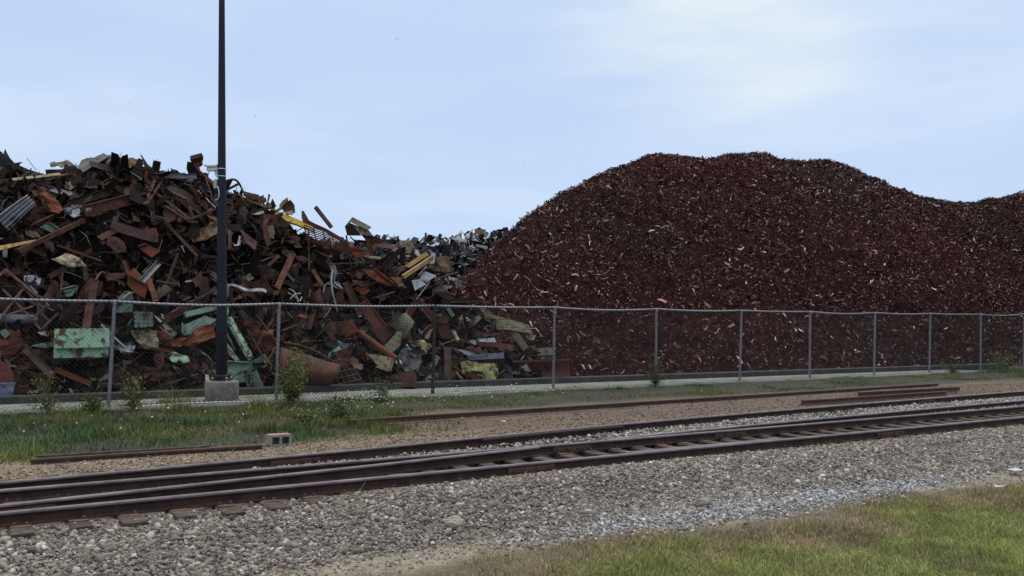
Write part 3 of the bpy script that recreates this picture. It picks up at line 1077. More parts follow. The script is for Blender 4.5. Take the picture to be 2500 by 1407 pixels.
# ------------------------------------------------------------------ gulls
for i, (px, py, span, roll, dist, lab) in enumerate((
        (970, 95.5, 9, -8, 90, 'highest dark gull, gliding with one drooping wing above the gap'),
        (623, 283, 10, 62, 80, 'steeply banking gull just right of the lamp pole'),
        (1429, 364, 6, -55, 90, 'small dark gull above the slope of the brown mound'),
        (464, 99, 4.5, 35, 110, 'tiny gull high in the sky to the left of the lamp pole'),
        (314, 252, 6, 60, 100, 'faint banking gull in open sky over the mixed scrap heap'),
        (1279.5, 398, 7, 30, 140, 'faintest gull, low in sky beside the brown mound'))):
    c = at(px, py, dist)
    hs = span * dist / F / 2
    Rm = Matrix.Rotation(math.radians(roll), 3, 'Y')
    g = empty('gull', c, lab, 'bird', 'gulls in the sky')
    bm = bmesh.new()
    lathe(bm, Vector((0, 0, 0)), [(.004, -.3 * hs), (.07 * hs, -.2 * hs), (.1 * hs, 0), (.07 * hs, .25 * hs), (.03 * hs, .38 * hs)], 8)
    bmesh.ops.rotate(bm, verts=bm.verts[:], cent=(0, 0, 0), matrix=Matrix.Rotation(math.pi / 2, 3, 'X'))
    bmesh.ops.translate(bm, verts=bm.verts[:], vec=c)
    from_bm('body', bm, MATS['bird_feather'], g)
    for sd in (-1, 1):
        bm = bmesh.new()
        pts = [(0, 0, .16), (.45, .16, .2), (1, -.05, .05)]
        top, bot = [], []
        for x, z, ch in pts:
            for ysg in (-1, 1):
                q = Vector((sd * x * hs, ysg * ch * hs, z * hs))
                top.append(bm.verts.new(c + Rm @ (q + Vector((0, 0, .025 * hs)))))
                bot.append(bm.verts.new(c + Rm @ (q - Vector((0, 0, .025 * hs)))))
        for k in (0, 2):
            bm.faces.new((top[k], top[k + 1], top[k + 3], top[k + 2]))
            bm.faces.new((bot[k], bot[k + 2], bot[k + 3], bot[k + 1]))
            bm.faces.new((top[k], top[k + 2], bot[k + 2], bot[k]))
            bm.faces.new((top[k + 1], bot[k + 1], bot[k + 3], top[k + 3]))
        from_bm('wing', bm, MATS['bird_feather'], g)
# ------------------------------------------------------------------ the separate pieces of the mixed scrap heap
ZN = {0: (1, 0, 0), 1: (3.517, 0, 340), 2: (3.125, 500, 370), 3: (3.197, 0, 700), 4: (3.049, 600, 700), 5: (6.25, 900, 540), 6: (6.25, 1040, 800), 7: (8.79, 0, 620)}
CAT = {'steel_plate': 'plate', 'torn_sheet': 'sheet metal', 'sheet_metal': 'sheet metal', 'crumpled_sheet': 'sheet metal', 'girder': 'girder', 'steel_bar': 'bar',
       'steel_channel': 'girder', 'metal_rod': 'rod', 'steel_pipe': 'pipe', 'metal_box': 'box', 'metal_bracket': 'bracket', 'cable': 'cable', 'steel_grating': 'grating',
       'steel_lattice': 'lattice', 'corrugated_sheet': 'sheet metal', 'curved_bucket': 'bucket', 'plow_blade': 'blade', 'metal_post': 'post', 'metal_strap': 'strap', 'wood_beam': 'beam', 'metal_tray': 'tray',
       'trash_bag': 'bag', 'metal_tub': 'tub', 'metal_hoop': 'hoop', 'painted_sign': 'sign', 'angle_iron': 'bar', 'steel_slab': 'slab'}
GRP = 'scrap pieces in the mixed scrap heap'
LANDMARKS = []
USED = set()
pr = random.Random(99)


def zp(z, pts):
    s, ox, oy = ZN[z]
    return [(ox + x / s, oy + y / s) for x, y in pts]


def dist_at(px, py, off):
    d = HL.dist(px, py)
    c = CA - SA * (px - CX) / F
    return max(d - off, 25.62 / c)


def finish(bm, name, label, m, lm, cx, cy, smooth=False, recalc=True):
    o = from_bm(name, bm, MATS[m], None, smooth)
    assert label not in USED, label
    USED.add(label)
    tag(o, label, CAT[name], GRP, 'thing')
    if lm:
        LANDMARKS.append((lm, cx, cy))
    return o


def plane_at(cx, cy, off, tilt):
    d = dist_at(cx, cy, off)
    P0 = at(cx, cy, d)
    n = -ray(cx, cy).normalized()
    pitch, yaw = tilt if tilt else (pr.uniform(-8, 36), pr.uniform(-32, 32))
    side = n.cross(Vector((0, 0, 1))).normalized()
    n = Matrix.Rotation(math.radians(yaw), 3, 'Z') @ n
    n = (Matrix.Rotation(math.radians(pitch), 3, side) @ n).normalized()
    if n.dot(-ray(cx, cy)) < 0:
        n = -n
    return d, P0, n


def onplane(px, py, d, P0, n):
    r = ray(px, py)
    q = (P0 - Vector((0, 0, CAMZ))).dot(n) / r.dot(n)
    q = min(max(q, d - 1.3), d + 1.3)
    return Vector((0, 0, CAMZ)) + r * q


def PL(name, label, m, z, pts, off=.35, th=.035, warp=None, tilt=None, lm=None, flange=None, sub=2, torn=None):
    """a plate whose outline is known: it stands in its own tilted plane, has thickness, warps and folded edges"""
    P = zp(z, pts)
    if torn or (torn is None and name in ('torn_sheet', 'crumpled_sheet')):
        Q = []
        sz = max(abs(a[0] - b[0]) + abs(a[1] - b[1]) for a in P for b in P)
        for i, a in enumerate(P):
            b = P[(i + 1) % len(P)]
            Q.append(a)
            ln = math.hypot(b[0] - a[0], b[1] - a[1])
            k = int(ln / max(7, sz * .14))
            nx_, ny_ = (b[1] - a[1]) / max(ln, 1), -(b[0] - a[0]) / max(ln, 1)
            for j in range(1, k + 1):
                t = (j + pr.uniform(-.3, .3)) / (k + 1)
                g = pr.gauss(0, 1) * min(2.6, sz * .035)
                Q.append((a[0] + (b[0] - a[0]) * t + nx_ * g, a[1] + (b[1] - a[1]) * t + ny_ * g))
        P = Q
    cx = sum(p[0] for p in P) / len(P)
    cy = sum(p[1] for p in P) / len(P)
    d, P0, n = plane_at(cx, cy, off, tilt)
    V = [onplane(px, py, d, P0, n) for px, py in P]
    size = max((a - b).length for a in V for b in V)
    wp = (.035 if warp is None else warp) * size
    bm = bmesh.new()
    vs_ = [bm.verts.new(v) for v in V]
    es = [(vs_[i].co.copy(), vs_[(i + 1) % len(V)].co.copy()) for i in range(len(V))]
    f = bm.faces.new(vs_)
    bmesh.ops.triangulate(bm, faces=[f], ngon_method='EAR_CLIP')
    if sub:
        bmesh.ops.subdivide_edges(bm, edges=bm.edges[:], cuts=sub, use_grid_fill=True)
    o3 = Vector((pr.uniform(0, 99), pr.uniform(0, 99), pr.uniform(0, 99)))
    view = ray(cx, cy).normalized()
    for v in bm.verts:
        q = mnoise.fractal((v.co - P0) * (1.6 / max(.3, size)) * 1.6 + o3, 1, 2, 3)
        v.co += view * (wp * q * 1.6)
    r = bmesh.ops.extrude_face_region(bm, geom=bm.faces[:])
    back = [g for g in r['geom'] if isinstance(g, bmesh.types.BMVert)]
    for v in back:
        v.co -= n * th
    # folded flange along some edges
    if flange is None:
        flange = [pr.randrange(len(V))] if pr.random() < .55 and len(V) < 7 else []
    for k in flange:
        a, b = es[k]
        if (b - a).length < .25:
            continue
        e = (b - a).normalized()
        w = min(.22, .22 * size) * pr.uniform(.6, 1.1)
        nn = (n + e.cross(n) * pr.uniform(-.25, .25)).normalized()
        t2 = e.cross(n).normalized() * (th * .5)
        q = [a, b, b + nn * w, a + nn * w]
        lo = [bm.verts.new(x - t2 - n * .002) for x in q]
        hi = [bm.verts.new(x + t2 - n * .002) for x in q]
        for fc in ((0, 1, 2, 3),):
            bm.faces.new([lo[i] for i in fc])
            bm.faces.new([hi[i] for i in fc][::-1])
        for i in range(4):
            j = (i + 1) % 4
            bm.faces.new((lo[i], hi[i], hi[j], lo[j]))
    return finish(bm, name, label, m, lm, cx, cy)


PROF = {
    'plate': lambda w: [(-w / 2, 0), (w / 2, 0), (w / 2, -.03), (-w / 2, -.03)],
    'box': lambda w: [(-w / 2, 0), (w / 2, 0), (w / 2, -w * .8), (-w / 2, -w * .8)],
    'I': lambda w: [(-w / 2, .3 * w), (-w * .42, .3 * w), (-w * .42, .03 * w), (w * .42, .03 * w), (w * .42, .3 * w), (w / 2, .3 * w),
                    (w / 2, -.3 * w), (w * .42, -.3 * w), (w * .42, -.03 * w), (-w * .42, -.03 * w), (-w * .42, -.3 * w), (-w / 2, -.3 * w)],
    'C': lambda w: [(-w / 2, .32 * w), (-w * .43, .32 * w), (-w * .43, .05 * w), (w * .43, .05 * w), (w * .43, .32 * w), (w / 2, .32 * w), (w / 2, -.03 * w), (-w / 2, -.03 * w)],
    'L': lambda w: [(-w / 2, 0), (w / 2, 0), (w / 2, w * .75), (w * .42, w * .75), (w * .42, -.12 * w), (-w / 2, -.12 * w)],
}


def BM(name, label, m, z, pts, w, prof='box', off=.35, roll=None, lm=None, doff=None, w2=None, sides=8, bend=0):
    """a bar, girder, pipe or cable along a known line; w in zone pixels"""
    s = ZN[z][0]
    P = zp(z, pts)
    cx = sum(p[0] for p in P) / len(P)
    cy = sum(p[1] for p in P) / len(P)
    n = len(P)
    if doff is None:
        doff = [off + pr.uniform(-.18, .18) for _ in P]
    path = []
    if n == 2:
        d0, d1 = dist_at(*P[0], doff[0]), dist_at(*P[1], doff[1])
        # keep long members straight but do not let them sink under the heap
        dm = dist_at(cx, cy, off * .6)
        ex = (d0 + d1) / 2 - dm
        if ex > 0:
            d0 -= ex
            d1 -= ex
        L = 5
        for i in range(L):
            t = i / (L - 1)
            # interpolate in space
            a, b = at(*P[0], d0), at(*P[1], d1)
            q = a.lerp(b, t)
            if bend:
                q += Vector((0, 0, 1)) * bend * math.sin(math.pi * t)
            path.append(q)
    else:
        path = [at(x, y, dist_at(x, y, o_)) for (x, y), o_ in zip(P, doff)]
    ww = w / s * path[len(path) // 2].y / F
    ww2 = ww if w2 is None else w2 / s * path[-1].y / F
    bm = bmesh.new()
    if prof in ('pipe', 'rod', 'wire'):
        if n > 2:
            path = smooth_path(path, 6)
        tube(bm, path, ww / 2, sides if prof != 'wire' else 5, ww2 / 2)
        if prof == 'pipe':
            # open bore at both ends
            ends = [f for f in bm.faces if len(f.verts) == sides]
            r = bmesh.ops.inset_region(bm, faces=ends, thickness=ww * .1)
            for f in ends:
                bmesh.ops.translate(bm, verts=f.verts[:], vec=-f.normal * min(.3, ww) * 1.0)
        return finish(bm, name, label, m, lm, cx, cy, smooth=prof != 'pipe')
    view = ray(cx, cy).normalized()
    rl = math.radians(pr.uniform(-35, 35) if roll is None else roll)
    K = len(path)

    def pf(i, t):
        sd = view.cross(t).normalized()
        nn = t.cross(sd).normalized()
        if nn.dot(view) > 0:
            nn = -nn
        sd, nn = sd * math.cos(rl) + nn * math.sin(rl), nn * math.cos(rl) - sd * math.sin(rl)
        k = i / (K - 1)
        wk = ww * (1 - k) + ww2 * k
        return [sd * a + nn * b for a, b in PROF[prof](wk)]
    sweep(bm, path, pf)
    return finish(bm, name, label, m, lm, cx, cy)


def PATCH(name, label, m, z, quad, fn, nx=24, ny=4, off=.4, th=.03, lm=None, tilt=None, smooth=False):
    """four-cornered sheet (tl,tr,br,bl) pushed along its normal by fn(s,t) metres: waves, bulges, bends"""
    P = zp(z, quad)
    cx = sum(p[0] for p in P) / 4
    cy = sum(p[1] for p in P) / 4
    d, P0, n = plane_at(cx, cy, off, tilt)
    V = [onplane(px, py, d, P0, n) for px, py in P]
    bm = bmesh.new()
    rows = []
    for j in range(ny + 1):
        row = []
        for i in range(nx + 1):
            s, t = i / nx, j / ny
            q = V[0].lerp(V[1], s).lerp(V[3].lerp(V[2], s), t) + n * fn(s, t)
            row.append(bm.verts.new(q))
        rows.append(row)
    for j in range(ny):
        for i in range(nx):
            bm.faces.new((rows[j][i], rows[j][i + 1], rows[j + 1][i + 1], rows[j + 1][i]))
    r = bmesh.ops.extrude_face_region(bm, geom=bm.faces[:])
    for v in [g for g in r['geom'] if isinstance(g, bmesh.types.BMVert)]:
        v.co -= n * th
    return finish(bm, name, label, m, lm, cx, cy, smooth)


def GRATE(name, label, m, z, quad, nu, nv, r, off=.4, lm=None, bulge=0, tilt=None, frame=0):
    """crossed bars over a four-cornered area"""
    P = zp(z, quad)
    cx = sum(p[0] for p in P) / 4
    cy = sum(p[1] for p in P) / 4
    d, P0, n = plane_at(cx, cy, off, tilt)
    V = [onplane(px, py, d, P0, n) for px, py in P]

    def q(s, t):
        return V[0].lerp(V[1], s).lerp(V[3].lerp(V[2], s), t) + n * (bulge * math.sin(math.pi * s))
    bm = bmesh.new()
    for i in range(nu + 1):
        rr = r * (1.8 if frame and i in (0, nu) else 1)
        tube(bm, [q(i / nu, t / 6) for t in range(7)], rr, 4)
    for j in range(nv + 1):
        rr = r * (1.8 if frame and j in (0, nv) else 1)
        tube(bm, [q(t / 8, j / nv) + n * (r * .9) for t in range(9)], rr, 4)
    return finish(bm, name, label, m, lm, cx, cy)


# ---- zone 1: upper left of the heap
PL('torn_sheet', 'jagged dark torn sheet at the far left tip of the scrap heap', 'dark_metal', 1, [(-60, 90), (10, 105), (28, 130), (42, 84), (60, 120), (85, 165), (125, 205), (190, 195), (160, 222), (250, 262), (380, 300), (290, 312), (130, 300), (-60, 320)], .3, warp=.05, torn=False, lm='jagged dark torn sheet')
BM('metal_rod', 'thin rod sticking up into sky beside the jagged dark torn sheet', 'dark_metal', 1, [(230, 162), (310, 268)], 5, 'rod')
PL('torn_sheet', 'curled pale strip of sheet silhouetted on the crest left of the grey ridge sheet', 'cream_paint', 1, [(430, 202), (520, 194), (600, 188), (642, 222), (560, 224), (440, 236)], .3, warp=.08, tilt=(35, 5), lm='curled pale strip')
PL('metal_box', 'dark brown box end under the curled pale strip', 'rust_dark', 1, [(548, 222), (652, 228), (692, 292), (660, 335), (552, 322)], .25, th=.3)
PL('sheet_metal', 'broad grey sheet sloping like a roof on the highest crest', 'grey_metal', 1, [(668, 238), (700, 180), (745, 162), (800, 160), (892, 118), (932, 150), (708, 288)], .45, tilt=(40, -10), warp=.02, lm='grey roof-like sheet', flange=[6])
PL('sheet_metal', 'small grey sheet end jutting right from the grey roof-like sheet', 'grey_metal', 1, [(905, 138), (1000, 128), (1012, 152), (935, 156)], .4, tilt=(40, 10))
PL('crumpled_sheet', 'black crumpled plate hanging below the grey roof-like sheet', 'dark_metal', 1, [(712, 290), (930, 152), (1050, 162), (1062, 232), (1092, 272), (960, 268), (880, 330), (800, 335)], .2, warp=.08)
PL('crumpled_sheet', 'rounded tan sheet lump silhouetted on the crest', 'tan_sheet', 1, [(1066, 212), (1098, 172), (1130, 158), (1165, 172), (1192, 164), (1226, 202), (1196, 236), (1140, 252), (1082, 236)], .35, th=.12, warp=.06, lm='rounded tan lump')
PL('crumpled_sheet', 'brown crumpled plate right below the rounded tan lump', 'rust', 1, [(1085, 285), (1190, 278), (1206, 330), (1182, 372), (1100, 372)], .4, warp=.1)
PL('sheet_metal', 'brown sheet slanting down from the rounded tan lump', 'rust', 1, [(1096, 250), (1180, 245), (1215, 300), (1190, 290)], .3)
BM('steel_channel', 'long black channel lying flat along the crest', 'dark_metal', 1, [(1200, 272), (1530, 300)], 26, 'C', .3, roll=0, lm='black crest channel')
BM('steel_channel', 'long grey channel lying flat below the black crest channel', 'grey_metal', 1, [(1190, 312), (1688, 322)], 42, 'C', .45, roll=10, lm='long grey channel')
PL('steel_plate', 'dark plate leaning behind the orange brown boom arm', 'rust_dark', 1, [(1600, 252), (1608, 192), (1650, 200), (1735, 300), (1690, 335), (1620, 305)], .2)
PL('girder', 'orange brown boom arm with flared head beside the security camera', 'rust', 1, [(1640, 195), (1738, 168), (1740, 205), (1708, 222), (1720, 268), (1845, 372), (1836, 402), (1730, 298)], .5, th=.14, warp=.01, lm='orange brown boom arm', flange=[0])
BM('girder', 'cream flanged girder with dark web lying at the far left', 'cream_paint', 1, [(108, 378), (518, 330)], 72, 'I', .5, roll=-28, lm='cream girder')
PL('sheet_metal', 'cream painted flange face under the cream girder', 'cream_paint', 1, [(118, 402), (512, 358), (520, 382), (150, 445)], .45, tilt=(30, 0))
PL('metal_box', 'small rusty box between the cream girder and the curled pale strip', 'rust', 1, [(388, 262), (495, 262), (512, 330), (478, 300), (395, 305)], .3, th=.25)
PL('sheet_metal', 'dirty cream panel with scribbled scratches near the crest', 'cream_paint', 1, [(540, 395), (640, 345), (715, 440), (640, 445), (570, 430)], .45, lm='scribbled cream panel')
PL('sheet_metal', 'pale grey bent plate below the scribbled cream panel', 'white_paint', 1, [(420, 440), (482, 422), (635, 455), (632, 485), (520, 476)], .5, warp=.06, tilt=(30, 0), lm='pale grey bent plate')
PL('steel_plate', 'tan narrow plate under the right end of the grey roof-like sheet', 'tan_sheet', 1, [(715, 340), (790, 285), (812, 296), (722, 382)], .4)
PL('steel_plate', 'brown leaning plate between the rusty box and the scribbled cream panel', 'rust', 1, [(510, 290), (600, 345), (542, 392), (525, 350)], .35)
PL('crumpled_sheet', 'large crumpled orange rust sheet above the silvery corrugated bundle', 'rust_orange', 1, [(300, 440), (390, 430), (462, 482), (520, 560), (542, 600), (500, 640), (440, 622), (400, 560), (340, 500)], .6, warp=.14, lm='crumpled orange sheet', sub=3)
PATCH('corrugated_sheet', 'bundle of silvery corrugated sheets fanning out at the far left edge', 'zinc_sheet', 1, [(-60, 690), (232, 478), (305, 560), (75, 790)], lambda s, t: .07 * math.sin(t * 26) + .1 * math.sin(s * 3), 6, 44, .65, lm='silvery corrugated bundle', tilt=(20, 10))
BM('girder', 'brown girder lying under the silvery corrugated bundle', 'rust', 1, [(325, 590), (80, 795)], 60, 'box', .4, roll=20)
BM('girder', 'dark narrow beam pointing up towards the cream girder', 'rust_dark', 1, [(110, 520), (302, 412)], 32, 'L', .4)
BM('girder', 'upper of two wide brown girders below the crest', 'rust_dark', 1, [(580, 565), (1012, 432)], 66, 'C', .45, roll=8, lm='upper wide brown girder')
BM('girder', 'lower and longer of two wide brown girders below the crest', 'rust', 1, [(722, 618), (1172, 500)], 92, 'C', .6, roll=-6, lm='lower wide brown girder')
PL('steel_plate', 'small cream square stuck on the lower wide brown girder', 'cream_paint', 1, [(735, 590), (786, 590), (787, 621), (740, 622)], .95, tilt=(0, 0), flange=[])
PL('torn_sheet', 'torn dark grey sheet beside the crumpled orange sheet', 'grey_metal', 1, [(540, 600), (618, 565), (715, 570), (660, 602), (600, 655), (548, 672)], .5, warp=.1)
PL('torn_sheet', 'bluish white torn flap on the torn dark grey sheet', 'white_paint', 1, [(622, 610), (676, 588), (692, 660), (640, 675), (606, 660)], .65, warp=.12, lm='bluish white flap')
PL('sheet_metal', 'pale mint sheet tucked under the corrugated bundle', 'mint_paint', 1, [(340, 755), (412, 714), (502, 770), (442, 802)], .5, lm='tucked pale mint sheet')
BM('girder', 'brown beam end above the tucked pale mint sheet', 'rust', 1, [(492, 642), (252, 755)], 34, 'L', .45)
BM('girder', 'long thin brown beam slanting down left below the mint sheet', 'rust', 1, [(735, 695), (170, 962)], 38, 'box', .6, roll=15, lm='long slanting brown beam')
BM('wood_beam', 'tapering tan beam at far left under the long slanting brown beam', 'old_wood', 1, [(-50, 944), (312, 868)], 42, 'box', .6, roll=10, w2=14, lm='tapering tan beam')
PL('metal_bracket', 'small shiny brown bracket below the corrugated bundle', 'rust_purple', 1, [(212, 785), (300, 790), (336, 840), (280, 846), (222, 822)], .5, th=.12)
PL('steel_plate', 'big dusty purple folded plate in the middle of the heap', 'rust_purple', 1, [(960, 718), (1012, 712), (1342, 815), (1336, 892), (990, 792)], .6, th=.06, warp=.012, tilt=(12, 5), lm='big purple folded plate', flange=[2])
PL('steel_plate', 'upright fin standing on the left end of the big purple folded plate', 'rust_purple', 1, [(975, 655), (1012, 690), (988, 792), (948, 765)], .5)
PL('steel_plate', 'dark red plate behind the right end of the big purple folded plate', 'rust_red', 1, [(1225, 775), (1340, 762), (1352, 830), (1260, 800)], .3)
PL('steel_plate', 'bright orange five sided plate below the big purple folded plate', 'rust_orange', 1, [(1188, 932), (1262, 910), (1382, 955), (1302, 1016)], .5, tilt=(20, 0), lm='bright orange five sided plate', flange=[0])
PL('crumpled_sheet', 'olive brown crumpled sheet left of the lamp pole', 'tan_sheet', 1, [(1600, 850), (1700, 790), (1862, 706), (1868, 812), (1760, 870), (1660, 890)], .25, warp=.1)
BM('girder', 'diagonal brown beam running down to the lamp pole', 'rust', 1, [(1410, 708), (1692, 1006)], 32, 'L', .55, lm='diagonal brown beam')
PL('steel_plate', 'short purple plate at the top of the diagonal brown beam', 'rust_purple', 1, [(1388, 702), (1490, 655), (1506, 686), (1430, 730)], .5)
for i, (a, b, w, lab) in enumerate((((1340, 325), (1240, 556), 24, 'brown bar leaning right under the long grey channel'), ((1402, 340), (1258, 552), 22, 'second brown bar leaning beside another under the long grey channel'),
                                    ((1338, 288), (1640, 500), 20, 'long brown bar dropping right from the long grey channel'), ((1350, 470), (1640, 690), 22, 'long brown bar lying parallel above the diagonal brown beam'),
                                    ((1400, 578), (1602, 702), 20, 'lower brown bar just above the diagonal brown beam'), ((1590, 480), (1652, 682), 20, 'steep brown bar beside the lamp pole tangle'),
                                    ((1380, 420), (1600, 520), 16, 'thin brown bar crossing the tangle of bars below the grey channel'), ((1640, 690), (1858, 600), 14, 'thin pale brown bar reaching up to the lamp pole'),
                                    ((1480, 360), (1475, 540), 16, 'upright thin bar in the tangle of bars by the pole'), ((1520, 520), (1720, 640), 14, 'short thin bar in the tangle left of the pole'))):
    BM('steel_bar', lab, 'rust' if i % 3 else 'rust_purple', 1, [a, b], w, 'box', .5)
BM('metal_rod', 'silvery kinked rod dropping to the lamp pole', 'silver_metal', 1, [(1700, 440), (1760, 500), (1800, 540), (1852, 590)], 9, 'rod', .7)
PL('steel_plate', 'orange brown plate hanging from the long grey channel', 'rust_orange', 1, [(1240, 415), (1302, 412), (1298, 462), (1250, 542)], .4)
PL('torn_sheet', 'tan torn flap between grey channel and the lamp pole', 'tan_sheet', 1, [(1500, 420), (1622, 408), (1592, 452), (1540, 462)], .45)
PL('steel_plate', 'small dark purple plate left below the big purple folded plate', 'rust_purple', 1, [(860, 880), (900, 830), (942, 850), (890, 906)], .3)
BM('metal_hoop', 'dark wire hoop hanging in the black hollow', 'rust_dark', 1, [(990, 870), (1018, 910), (1000, 955), (965, 945), (955, 905), (978, 868)], 7, 'wire', .4)
PL('crumpled_sheet', 'crumpled cream and brown car panel in the lower left hollow', 'cream_paint', 1, [(440, 1030), (560, 978), (682, 1020), (742, 1092), (620, 1102), (520, 1072)], .35, warp=.14, lm='crumpled cream car panel', sub=3)
PL('steel_plate', 'dark orange upright plate behind the bright orange folded plate', 'rust_orange', 1, [(1108, 1150), (1150, 1104), (1262, 1216), (1266, 1262), (1100, 1180)], .35, flange=[])
PL('steel_plate', 'bright orange folded plate low in the heap over the fence rail', 'rust_orange', 1, [(1088, 1242), (1110, 1174), (1266, 1256), (1242, 1368), (1150, 1312)], .6, tilt=(15, -15), lm='bright orange folded plate', flange=[1])
BM('steel_bar', 'orange bar leaning right of the bright orange folded plate', 'rust_orange', 1, [(1268, 1175), (1338, 1392)], 44, 'plate', .55, roll=10)
PL('steel_plate', 'wide brown plate left of the bright orange folded plate', 'rust', 1, [(738, 1252), (780, 1188), (862, 1230), (832, 1352), (728, 1362)], .5)
PL('steel_plate', 'tall rusty leaning plate over the fence rail near the wide brown plate', 'rust_red', 1, [(755, 1195), (852, 1215), (840, 1390), (640, 1392)], .35)
PL('sheet_metal', 'scratched pale mint piece above the fence rail at left', 'mint_paint', 1, [(542, 1302), (642, 1284), (590, 1352), (565, 1345)], .5, lm='scratched mint piece')
PL('sheet_metal', 'pale mint sheet behind fence rail below the bright orange folded plate', 'mint_paint', 1, [(1005, 1380), (1060, 1320), (1142, 1328), (1142, 1395)], .5)
PL('steel_plate', 'dusty brown plate above the wide brown plate', 'rust_purple', 1, [(900, 1182), (922, 1150), (1072, 1148), (1062, 1192), (930, 1216)], .4)
PL('steel_plate', 'brown triangle plate beside the lamp pole over the fence rail', 'rust', 1, [(1638, 1212), (1728, 1142), (1716, 1284)], .5, lm='brown triangle plate')
PL('steel_plate', 'slender dark triangle plate left of the scratched mint piece', 'rust_dark', 1, [(428, 1178), (562, 1375), (455, 1385)], .4)
BM('metal_rod', 'pale bent bar stub above the wide brown plate', 'rust_purple', 1, [(815, 1215), (868, 1145), (905, 1155)], 14, 'rod', .5)
BM('cable', 'dark hanging cable at the left in the black hollow', 'rust_dark', 1, [(268, 940), (215, 1020), (235, 1100), (290, 1145)], 9, 'wire', .35)
BM('cable', 'thin dark cable arching over the black hollow', 'rust_dark', 1, [(620, 960), (700, 975), (800, 990), (950, 970), (1030, 1030)], 7, 'wire', .35)
BM('cable', 'thin brown cable sagging towards the lamp pole', 'rust', 1, [(1280, 1040), (1400, 1065), (1520, 1100), (1700, 1150), (1850, 1130)], 6, 'wire', .35)
BM('cable', 'looping rusty wire beside the brown triangle plate', 'rust', 1, [(1480, 1190), (1540, 1150), (1570, 1080), (1540, 1040)], 6, 'wire', .4)
for i, (a, b, lab) in enumerate((((1340, 1215), (1540, 1250), 'low brown bar pointing at the brown triangle plate'), ((1420, 1160), (1530, 1235), 'short brown bar in the wire tangle over the fence rail'),
                                 ((1690, 1385), (1855, 1270), 'dark brown bar rising to the lamp pole over the fence rail'))):
    BM('steel_bar', lab, 'rust_purple', 1, [a, b], 14, 'box', .5)
for i, (x, y) in enumerate(((1010, 690), (1570, 960))):
    BM('metal_rod', ('thin pale rod beside the fin of the big purple plate', 'tiny bright rod hanging above the pole tangle')[i], ('rust_purple', 'silver_metal')[i], 1, [(x - 10, y - 45), (x + (110 if i == 0 else 15), y + (40 if i == 0 else 15))], 6, 'rod', .5)

# painted letters on a black sheet
o = PL('painted_sign', 'black sheet bearing white painted marks, above the fence at far left', 'black_plastic', 7, [(480, 440), (760, 430), (960, 560), (930, 720), (700, 700), (500, 640)], .5, tilt=(0, 0), warp=.01, flange=[], lm='black sheet with white marks')
sg_c = zp(7, [(700, 570)])[0]
d_, P0_, n_ = plane_at(sg_c[0], sg_c[1], .56, (0, 0))


def mark(strokes, w):
    bm = bmesh.new()
    for st in strokes:
        pts = [onplane(*zp(7, [q])[0], d_, P0_, n_) for q in st]
        if len(pts) > 2:
            pts = smooth_path(pts, 4)
        tube(bm, pts, w, 4)
    k = from_bm('marking', bm, MATS['white_paint'], o)
    k['label'] = 'white painted mark'


mark([[(570, 478), (535, 500), (525, 545), (540, 585)]], .02)
mark([[(600, 480), (588, 560), (640, 595), (700, 565), (725, 500), (690, 478), (600, 480)], [(632, 485), (628, 540), (650, 590)], [(662, 485), (670, 540), (640, 570)], [(695, 495), (690, 560)], [(620, 530), (715, 525)]], .016)
PL('torn_sheet', 'crumpled white scrap beside the black sheet with white marks', 'white_paint', 7, [(765, 462), (800, 490), (800, 540), (850, 515), (880, 530), (855, 670), (760, 655), (830, 630), (755, 580), (790, 575)], .62, warp=.08, flange=[], tilt=(5, 10))

# ---- zone 2: the right shoulder of the heap
BM('steel_pipe', 'bent dark tube arching against the sky right of the lamp pole', 'dark_metal', 2, [(150, 228), (205, 214), (242, 222), (272, 262), (300, 318), (335, 372)], 17, 'rod', .3, lm='bent dark tube')
BM('steel_bar', 'dark brace bar under the bent dark tube', 'dark_metal', 2, [(158, 296), (256, 246)], 16, 'box', .3)
BM('metal_strap', 'two tone silver strap below the bent dark tube', 'silver_metal', 2, [(172, 308), (246, 336)], 12, 'plate', .5, roll=0)
PL('steel_plate', 'brown sheet on the crest right of the bent dark tube', 'rust', 2, [(300, 304), (410, 330), (424, 352), (442, 398), (382, 395), (318, 352)], .4, tilt=(28, 0))
PL('torn_sheet', 'jagged brown shard at the end of the crest sheet near the yellow girder', 'rust', 2, [(405, 348), (448, 330), (440, 352), (462, 352), (470, 372), (440, 398)], .4)
PL('torn_sheet', 'tan shredded flap on top of the yellow girder', 'tan_sheet', 2, [(450, 408), (490, 386), (522, 420), (480, 438)], .5, lm='tan shredded flap')
PL('torn_sheet', 'small brown shard beside the tan shredded flap', 'rust', 2, [(500, 400), (516, 358), (524, 392), (546, 420), (520, 432)], .45)
PL('torn_sheet', 'grey blade-like shard curving up into the sky', 'tan_sheet', 2, [(545, 444), (582, 392), (628, 348), (620, 390), (582, 442)], .45, warp=.06, lm='grey blade-like shard')
PL('crumpled_sheet', 'brown jagged fan of metal beside the grey blade-like shard', 'rust', 2, [(590, 440), (612, 410), (655, 370), (666, 400), (684, 408), (676, 432), (690, 466), (640, 470)], .4, warp=.1)
PL('torn_sheet', 'cream shard under the brown jagged fan', 'cream_paint', 2, [(606, 466), (680, 446), (668, 482), (630, 482)], .5)
PL('girder', 'bright yellow tapering girder lying along the shoulder of the heap', 'yellow_paint', 2, [(540, 452), (575, 462), (750, 535), (836, 586), (832, 612), (700, 556), (625, 532), (560, 482)], .55, th=.12, warp=.005, tilt=(25, 0), lm='yellow girder', flange=[])
BM('steel_bar', 'narrow yellow tan flange running up left from the yellow girder', 'tan_sheet', 2, [(318, 368), (560, 458)], 14, 'box', .6, roll=0)
